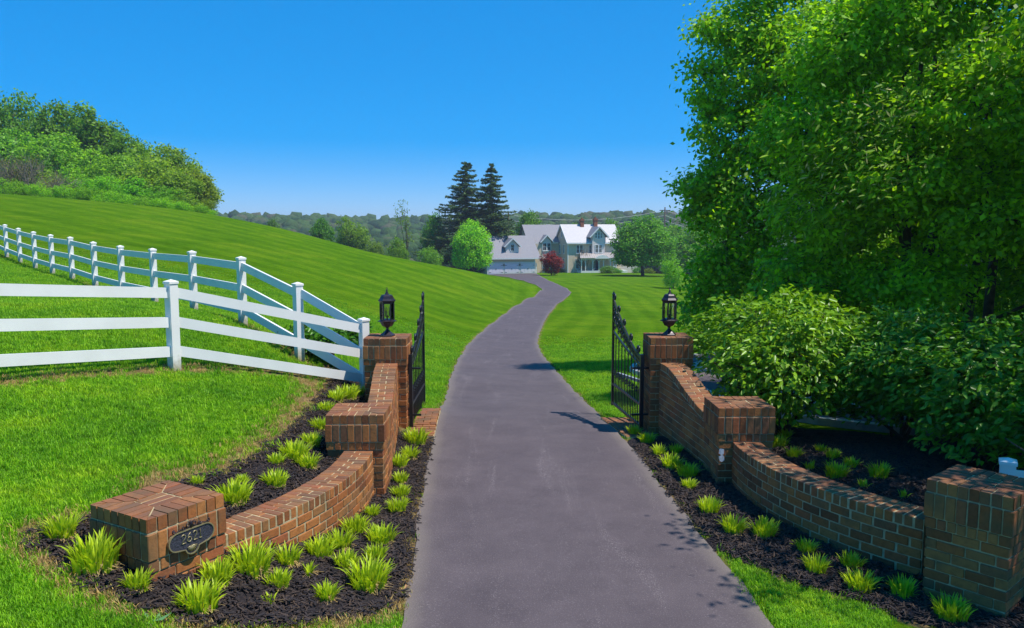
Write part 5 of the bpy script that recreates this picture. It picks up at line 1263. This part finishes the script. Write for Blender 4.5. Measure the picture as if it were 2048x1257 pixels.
# pale flowering sprays (cream catkins) at the tree's outer branches
rng = np.random.default_rng(77); T2 = [o for o in bpy.data.objects if o.get('label', '').startswith('tall tree with dark multiple')][0]
c0 = np.array([(-3.0, -1.9, 4.7), (-2.4, -2.1, 5.4), (-3.3, -1.5, 3.9), (-.4, -3.0, 6.0), (-2.0, -2.4, 4.3)])
C = c0[rng.integers(0, 5, 420)] + rng.normal(size=(420, 3)) * np.array([.42, .35, .26])
V, F = leaves(C, rng.normal(size=(420, 3)), rng.uniform(.10, .17, 420), rng, .2, along=np.tile([-.5, -.4, .5], (420, 1)))
link('catkins', fast_mesh('catkins', V, F, [leaf_mat('cream_catkin', (.55, .52, .22), .2, .3)]), T2)
C = c0[rng.integers(0, 5, 1500)] + rng.normal(size=(1500, 3)) * np.array([.5, .4, .3])
V, F = leaves(C, np.tile([-.2, -.5, .8], (1500, 1)) + .4 * rng.normal(size=(1500, 3)), rng.uniform(.11, .19, 1500), rng, .3, hexa=True, along=np.tile([-.8, -.3, -.3], (1500, 1)))
o = link('long_leaves', fast_mesh('long_leaves', V, F, [M['leaf']]), T2); o.color = (2.0, 1.75, 1.0, 1)
# ------------------------------------------------------------------ hedge bushes
HG = 'broad leaved hedge bushes behind the wall'
def hedge(label, x, y, h, r, seed, col):
    rng = np.random.default_rng(seed); z = gz(x, y); t = thing('hedge_bush', label, 'bush', (x, y, z), 0, HG)
    lobes = [((0, 0, h * .56), (r, r, h * .42))] + [((r * .55 * math.cos(a), r * .55 * math.sin(a), h * rng.uniform(.35, .66)), (r * .55, r * .55, h * .3)) for a in np.linspace(0, 6.28, 8)[:-1]]
    C, Nn, cc = crown_cloud(rng, lobes, 760, 13, .11, shell=.5, flat=.5)
    ok = C[:, 2] > .28; C, Nn = C[ok], Nn[ok]
    al = C - np.array([0, 0, h * .3]); al /= np.linalg.norm(al, axis=1, keepdims=True); al[:, 2] *= .4
    Nn = np.array([0, 0, .8]) + .5 * al + .5 * rng.normal(size=C.shape)
    V, F = leaves(C, Nn, rng.uniform(.7, 1.35, len(C)) * .098, rng, .46, hexa=True, along=al)
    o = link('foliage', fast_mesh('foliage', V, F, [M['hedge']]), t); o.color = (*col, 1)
    mb = MB()
    for k in range(9):
        e = Vector((rng.normal() * r * .5, rng.normal() * r * .5, h * rng.uniform(.5, .85))); mb.tube([(rng.normal() * .12, rng.normal() * .12, -.1), e * .5, e], [.028, .02, .006], 5)
    for i in rng.choice(len(cc), 200, replace=False): mb.tube([Vector((0, 0, h * .35)).lerp(Vector(cc[i]), .3), cc[i]], [.008, .003], 3)
    mb.build('stems', M['bark'], t)
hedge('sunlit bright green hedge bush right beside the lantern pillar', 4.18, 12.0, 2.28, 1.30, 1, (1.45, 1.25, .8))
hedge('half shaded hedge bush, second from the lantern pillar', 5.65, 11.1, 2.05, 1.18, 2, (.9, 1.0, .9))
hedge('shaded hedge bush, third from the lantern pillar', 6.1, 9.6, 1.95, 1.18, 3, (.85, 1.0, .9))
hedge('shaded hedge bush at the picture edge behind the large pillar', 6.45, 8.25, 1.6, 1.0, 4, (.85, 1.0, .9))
hedge('dark ground shrub in the planting behind the white fence corner', -3.35, 14.15, .75, .62, 5, (.5, .7, .5))

# ------------------------------------------------------------------ daylilies
def lily_mesh(seed, n, length, spread, straw=True):
    rng = np.random.default_rng(seed); V, F = [], []; k = 5
    for _ in range(n):
        a = rng.random() * 6.283; rr = spread * math.sqrt(rng.random()) * .55; bx, by = rr * math.cos(a), rr * math.sin(a)
        d = a + rng.normal() * .5; L = length * rng.uniform(.6, 1.12); lean = rng.uniform(.15, .95) * (.40 + 1.05 * rr / spread); w = rng.uniform(.0075, .013)
        x = y = 0.0; z = -.01; th = math.pi / 2 - .15 * lean; o = len(V); pw = rng.random() * .5
        for i in range(k + 1):
            q = i / k; ww = w * (1.0 - q ** 3.5) + .0012
            px, py = -math.sin(d + pw), math.cos(d + pw)
            cxx, cyy = bx + x * math.cos(d), by + x * math.sin(d)
            V += [(cxx + px * ww * .9, cyy + py * ww * .9, z), (cxx - px * ww * .9, cyy - py * ww * .9, z)]
            x += math.cos(th) * L / k; z += math.sin(th) * L / k; th -= lean * .30 * (1 + q)
        for i in range(k): F.append((o + 2 * i, o + 2 * i + 1, o + 2 * i + 3, o + 2 * i + 2))
    lm = fast_mesh('daylily', V, F, [M['lily']], smooth=True)
    V, F = [], []
    for _ in range(int(n * .7)):
        a = rng.random() * 6.283; r0 = spread * .3 * rng.random() + .03; r1 = r0 + rng.uniform(.04, .12); w = .003; a2 = a + rng.normal() * .4; o = len(V)
        p = np.array([r0 * math.cos(a), r0 * math.sin(a), .03 + .03 * rng.random()]); q = np.array([r1 * math.cos(a2), r1 * math.sin(a2), .01 + .015 * rng.random()]); s = np.array([-math.sin(a), math.cos(a), 0]) * w
        V += [p + s, p - s, q - s, q + s]; F.append((o, o + 1, o + 2, o + 3))
    return lm, fast_mesh('dead_leaves', V, F, [M['straw']])
LILY = [lily_mesh(31, 140, .23, .215), lily_mesh(32, 180, .25, .27), lily_mesh(33, 120, .22, .20), lily_mesh(34, 165, .235, .25), lily_mesh(35, 30, .17, .10)]
def lilies(rows, where, group, zfix=None):
    """rows: (u, v, size) photo pixels of the clump's foot, listed in order along the bed"""
    pts = hits([(u, v) for u, v, s in rows]); n = len(rows)
    for i, ((x, y, z), (u, v, s)) in enumerate(zip(pts, rows)):
        lm, sm = LILY[4] if s < .6 else LILY[i % 4]
        sc = (s if s >= .6 else s / .6) * .83 * random.uniform(.82, 1.14)
        o = link('daylily_clump', lm); o.location = (x, y, z + .015); o.rotation_euler = (0, 0, random.random() * 6.28); o.scale = (sc, sc, sc * random.uniform(.9, 1.08))
        tag(o, f'daylily clump {where[0]}, {ords[i]} {where[1]}' if i < 20 else f'daylily clump {where[0]}, last {where[1]}', 'daylily', group)
        d = link('dead_leaves', sm, o)
lilies([(124, 1080, 1.0), (190, 1142, 1.15), (276, 1184, .95), (398, 1222, 1.3), (434, 1172, 1.0), (502, 1150, 1.1), (576, 1132, 1.0), (640, 1116, .9), (681, 1100, .95), (711, 1070, .85), (745, 1036, .8)],
       ('at the foot of the sunlit curved wall', 'counting from the picture edge'), 'daylilies in front of the sunlit curved wall')
lilies([(540, 1212, .55), (556, 1178, .8), (653, 1204, 1.0), (617, 1155, .5), (693, 1140, .85), (737, 1178, 1.15), (751, 1124, .9), (763, 1090, 1.2), (795, 1028, 1.05), (801, 996, .8), (801, 970, .9), (797, 936, .9), (820, 920, .9), (832, 890, 1.1)],
       ('along the drive edge of the sunlit bed', 'counting away from the camera'), 'daylilies along the drive in the sunlit bed')
lilies([(393, 974, .6), (467, 1008, 1.1), (484, 972, .7), (550, 975, 1.1), (553, 932, .9), (590, 920, 1.0), (616, 940, 1.15), (623, 896, 1.0), (638, 862, 1.0), (652, 826, .9), (672, 806, 1.1), (694, 800, 1.1), (714, 795, 1.1)],
       ('behind the sunlit walls', 'counting from the number plaque pillar'), 'daylilies behind the sunlit walls')
lilies([(1268, 872, .75), (1294, 888, .9), (1318, 914, .85), (1352, 910, .75), (1343, 940, .95), (1375, 956, .9), (1378, 980, .8), (1419, 1028, 1.15), (1466, 1069, 1.0), (1528, 1076, .8), (1612, 1109, .9), (1632, 1148, .95), (1702, 1141, .75), (1720, 1183, .9), (1804, 1197, .95), (1901, 1241, .95)],
       ('in front of the shaded walls', 'counting from the gate'), 'daylilies in front of the shaded walls')
lilies([(1571, 880, .7), (1556, 898, .8), (1587, 918, .8), (1641, 908, .65), (1666, 922, .7), (1619, 944, .55), (1702, 938, .85), (1672, 958, .9), (1757, 960, .9), (1726, 980, .5), (1807, 1000, .5)],
       ('behind the shaded curved wall', 'counting from the stained pillar'), 'daylilies behind the shaded curved wall')
x, y, z = hits([(308, 1248)])[0]
t = thing('weed_seedling', 'small blue-green broad leaved seedling at the mulch front edge', 'weed', (x, y, z)); mb = MB()
for a, l in ((.3, .12), (2.6, .11), (1.5, .08), (4.4, .07)):
    d = Vector((math.cos(a), math.sin(a), .55)); s = Vector((-math.sin(a), math.cos(a), 0)) * .03
    mb.add([(0, 0, .02), d * l * .5 + s, d * l, d * l * .5 - s], [(0, 1, 2, 3)])
mb.build('leaves', leaf_mat('seedling_leaf', (.16, .36, .13), .1, .3), t)
x, y, z = hits([(806, 1179)])[0]
o = MB().prism([(-.04, -.02), (0, -.035), (.045, -.01), (.03, .02), (-.02, .03)], .02, .028).build('dry_leaf', simple('dry_leaf_tan', (.42, .24, .12), .8)); o.location = (x, y, z); o.rotation_euler = (.2, -.15, .4)
tag(o, 'single dry tan leaf on the mulch at the drive edge', 'leaf')

# ------------------------------------------------------------------ grass and mulch chips (uncountable)
def scatter(name, pts, inst_me, smin, smax, label, cat, mat_scale=None, tilt=.25, scales=None):
    src = bpy.data.objects.new(name + '_source', inst_me); src['kind'] = 'helper'      # not linked: used only as instance geometry
    pm = bpy.data.meshes.new(name); pm.vertices.add(len(pts)); pm.vertices.foreach_set('co', np.asarray(pts, np.float32).ravel()); pm.update()
    if scales is not None: add_attr(pm, 'size', scales)
    o = link(name, pm); tag(o, label, cat, kind='stuff')
    ng = bpy.data.node_groups.new(name, 'GeometryNodeTree'); ng.interface.new_socket('Geometry', in_out='INPUT', socket_type='NodeSocketGeometry'); ng.interface.new_socket('Geometry', in_out='OUTPUT', socket_type='NodeSocketGeometry')
    gi = ng.nodes.new('NodeGroupInput'); go = ng.nodes.new('NodeGroupOutput'); ip = ng.nodes.new('GeometryNodeInstanceOnPoints'); oi = ng.nodes.new('GeometryNodeObjectInfo'); oi.inputs['Object'].default_value = src
    rv = ng.nodes.new('FunctionNodeRandomValue'); rv.data_type = 'FLOAT_VECTOR'; rv.inputs[0].default_value = (-tilt, -tilt, 0); rv.inputs[1].default_value = (tilt, tilt, 6.283)
    ng.links.new(gi.outputs[0], ip.inputs['Points']); ng.links.new(oi.outputs['Geometry'], ip.inputs['Instance']); ng.links.new(rv.outputs[0], ip.inputs['Rotation'])
    if scales is not None:
        na = ng.nodes.new('GeometryNodeInputNamedAttribute'); na.data_type = 'FLOAT'; na.inputs['Name'].default_value = 'size'; ng.links.new(na.outputs['Attribute'], ip.inputs['Scale'])
    ng.links.new(ip.outputs[0], go.inputs[0])
    md = o.modifiers.new('scatter', 'NODES'); md.node_group = ng
    return o
def tuft(seed, n=34, rad=.075, h=.034):
    rng = np.random.default_rng(seed); V, F = [], []
    for _ in range(n):
        a = rng.random() * 6.283; r = rad * math.sqrt(rng.random()); x, y = r * math.cos(a), r * math.sin(a); d = rng.random() * 6.283; L = h * rng.uniform(.55, 1.25); le = rng.uniform(.1, .8) * L; w = .0032; s = (-math.sin(d) * w, math.cos(d) * w); o = len(V)
        V += [(x + s[0], y + s[1], -.01), (x - s[0], y - s[1], -.01), (x - s[0] * .7 + math.cos(d) * le * .35, y - s[1] * .7 + math.sin(d) * le * .35, L * .62), (x + s[0] * .7 + math.cos(d) * le * .35, y + s[1] * .7 + math.sin(d) * le * .35, L * .62), (x + math.cos(d) * le, y + math.sin(d) * le, L)]
        F += [(o, o + 1, o + 2, o + 3), (o + 3, o + 2, o + 4, o + 4)]
    Fq = [f for f in F if f[2] != f[3]]; me = bpy.data.meshes.new('grass_tuft'); me.from_pydata(V, [], [f if f[2] != f[3] else f[:3] for f in F]); me.materials.append(M['grass']); me.update(); return me
def grass_points(n, seed):
    rng = np.random.default_rng(seed); Y = 4.2 + 34.0 * rng.random(n) ** 2.1; X = rng.uniform(-.76, .40, n) * (Y + 1.5)
    e = np.abs(X - np.interp(Y, DRIVE[:, 1], DRIVE[:, 0])) - np.interp(Y, DRIVE[:, 1], DRIVE[:, 3]); ok = e > .03 + .05 * rng.random(n)
    for P in (BED_LF, BED_LB, BED_RF, BED_RB): ok &= ~(in_poly(X, Y, P) & (poly_dist(X, Y, P) > .04))
    ok &= ~((X > -2.4) & (X < -1.2) & (Y > 11.9) & (Y < 13.8)); ok &= ~((X > 1.6) & (X < 2.9) & (Y > 12) & (Y < 13.8))
    ok &= poly_dist(X, Y, [(s[0], s[1]) for s in SIDE], False) > .95
    ok &= ~((X > 3.2) & (Y < 13.5) & (Y > 7.5))
    ok &= rng.random(n) > np.clip(bare_at(X, Y) * 1.7 - .12, 0, .88)
    ok &= rng.random(n) < np.clip((38 - Y) / 20, 0, 1)
    X, Y = X[ok], Y[ok]; Z = ground(X, Y) + .004
    return np.stack([X, Y, Z], 1), rng.uniform(.7, 1.25, len(X)) * (0.85 + Y / 55.0) * np.where(rng.random(len(X)) < .04, 1.5, 1.0)
gp, gs_ = grass_points(210000, 1)
scatter('lawn_grass', gp, tuft(1), .7, 1.2, 'short green lawn grass on both sides of the drive', 'grass', scales=gs_)
st_me = tuft(3, 16, .06, .04); st_me.materials.clear(); st_me.materials.append(M['straw'])
rng = np.random.default_rng(19); Y = 4.6 + 11 * rng.random(60000) ** 1.3; X = rng.uniform(-.62, -.05, 60000) * (Y + 1.0); b_ = bare_at(X, Y); ok = (b_ > .22) & (rng.random(len(X)) < b_ * .38) & (np.abs(X - np.interp(Y, DRIVE[:, 1], DRIVE[:, 0])) > 1.52)
for P in (BED_LF, BED_LB): ok &= ~(in_poly(X, Y, P) & (poly_dist(X, Y, P) > .05))
X, Y = X[ok], Y[ok]; scatter('dry_grass', np.stack([X, Y, ground(X, Y) + .004], 1), st_me, .7, 1.2, 'dry straw-coloured grass along the bed edges and fence foot', 'dry grass', tilt=.6, scales=rng.uniform(.6, 1.1, len(X)))
def chip_mesh(seed, n=6):
    rng = np.random.default_rng(seed); mb = MB()
    for _ in range(n):
        a = rng.random() * 6.283; c = Vector((rng.normal() * .03, rng.normal() * .03, .006 + .014 * rng.random())); d = Vector((math.cos(a), math.sin(a), rng.normal() * .3)) * rng.uniform(.012, .034)
        mb.bar(c - d, c + d, rng.uniform(.006, .013), .004)
    return mb.mesh('mulch_chip', M['chip'])
cp = []
for P in (BED_LF, BED_LB, BED_RF, BED_RB):
    A = np.array(P); rng = np.random.default_rng(8); n = int(np.prod(A.max(0) - A.min(0)) * 420); X = rng.uniform(A[:, 0].min(), A[:, 0].max(), n); Y = rng.uniform(A[:, 1].min(), A[:, 1].max(), n)
    ok = in_poly(X, Y, P) & ((Y < 11.5) | (X < 0)); cp.append(np.stack([X[ok], Y[ok], ground(X[ok], Y[ok]) + .022], 1))
cp = np.concatenate(cp)
scatter('mulch_chips', cp, chip_mesh(1), .8, 1.2, 'dark shredded bark mulch chips covering the beds', 'mulch', tilt=.3, scales=np.random.default_rng(2).uniform(.7, 1.4, len(cp)))

# ------------------------------------------------------------------ the air
hb = MB().box(-1450, 1450, -20, 3050, -24, 60).mesh('haze', None)
hm = bpy.data.materials.new('haze_air'); hm.use_nodes = True; hn = hm.node_tree; hn.nodes.remove(hn.nodes['Principled BSDF'])
pv = hn.nodes.new('ShaderNodeVolumePrincipled'); pv.inputs['Color'].default_value = (.80, .88, 1.0, 1); pv.inputs['Density'].default_value = HAZE; pv.inputs['Anisotropy'].default_value = 0.2
hn.links.new(pv.outputs[0], hn.nodes['Material Output'].inputs['Volume']); hb.materials.append(hm)
tag(link('haze', hb), 'thin bluish haze over the valley', 'haze', kind='stuff')
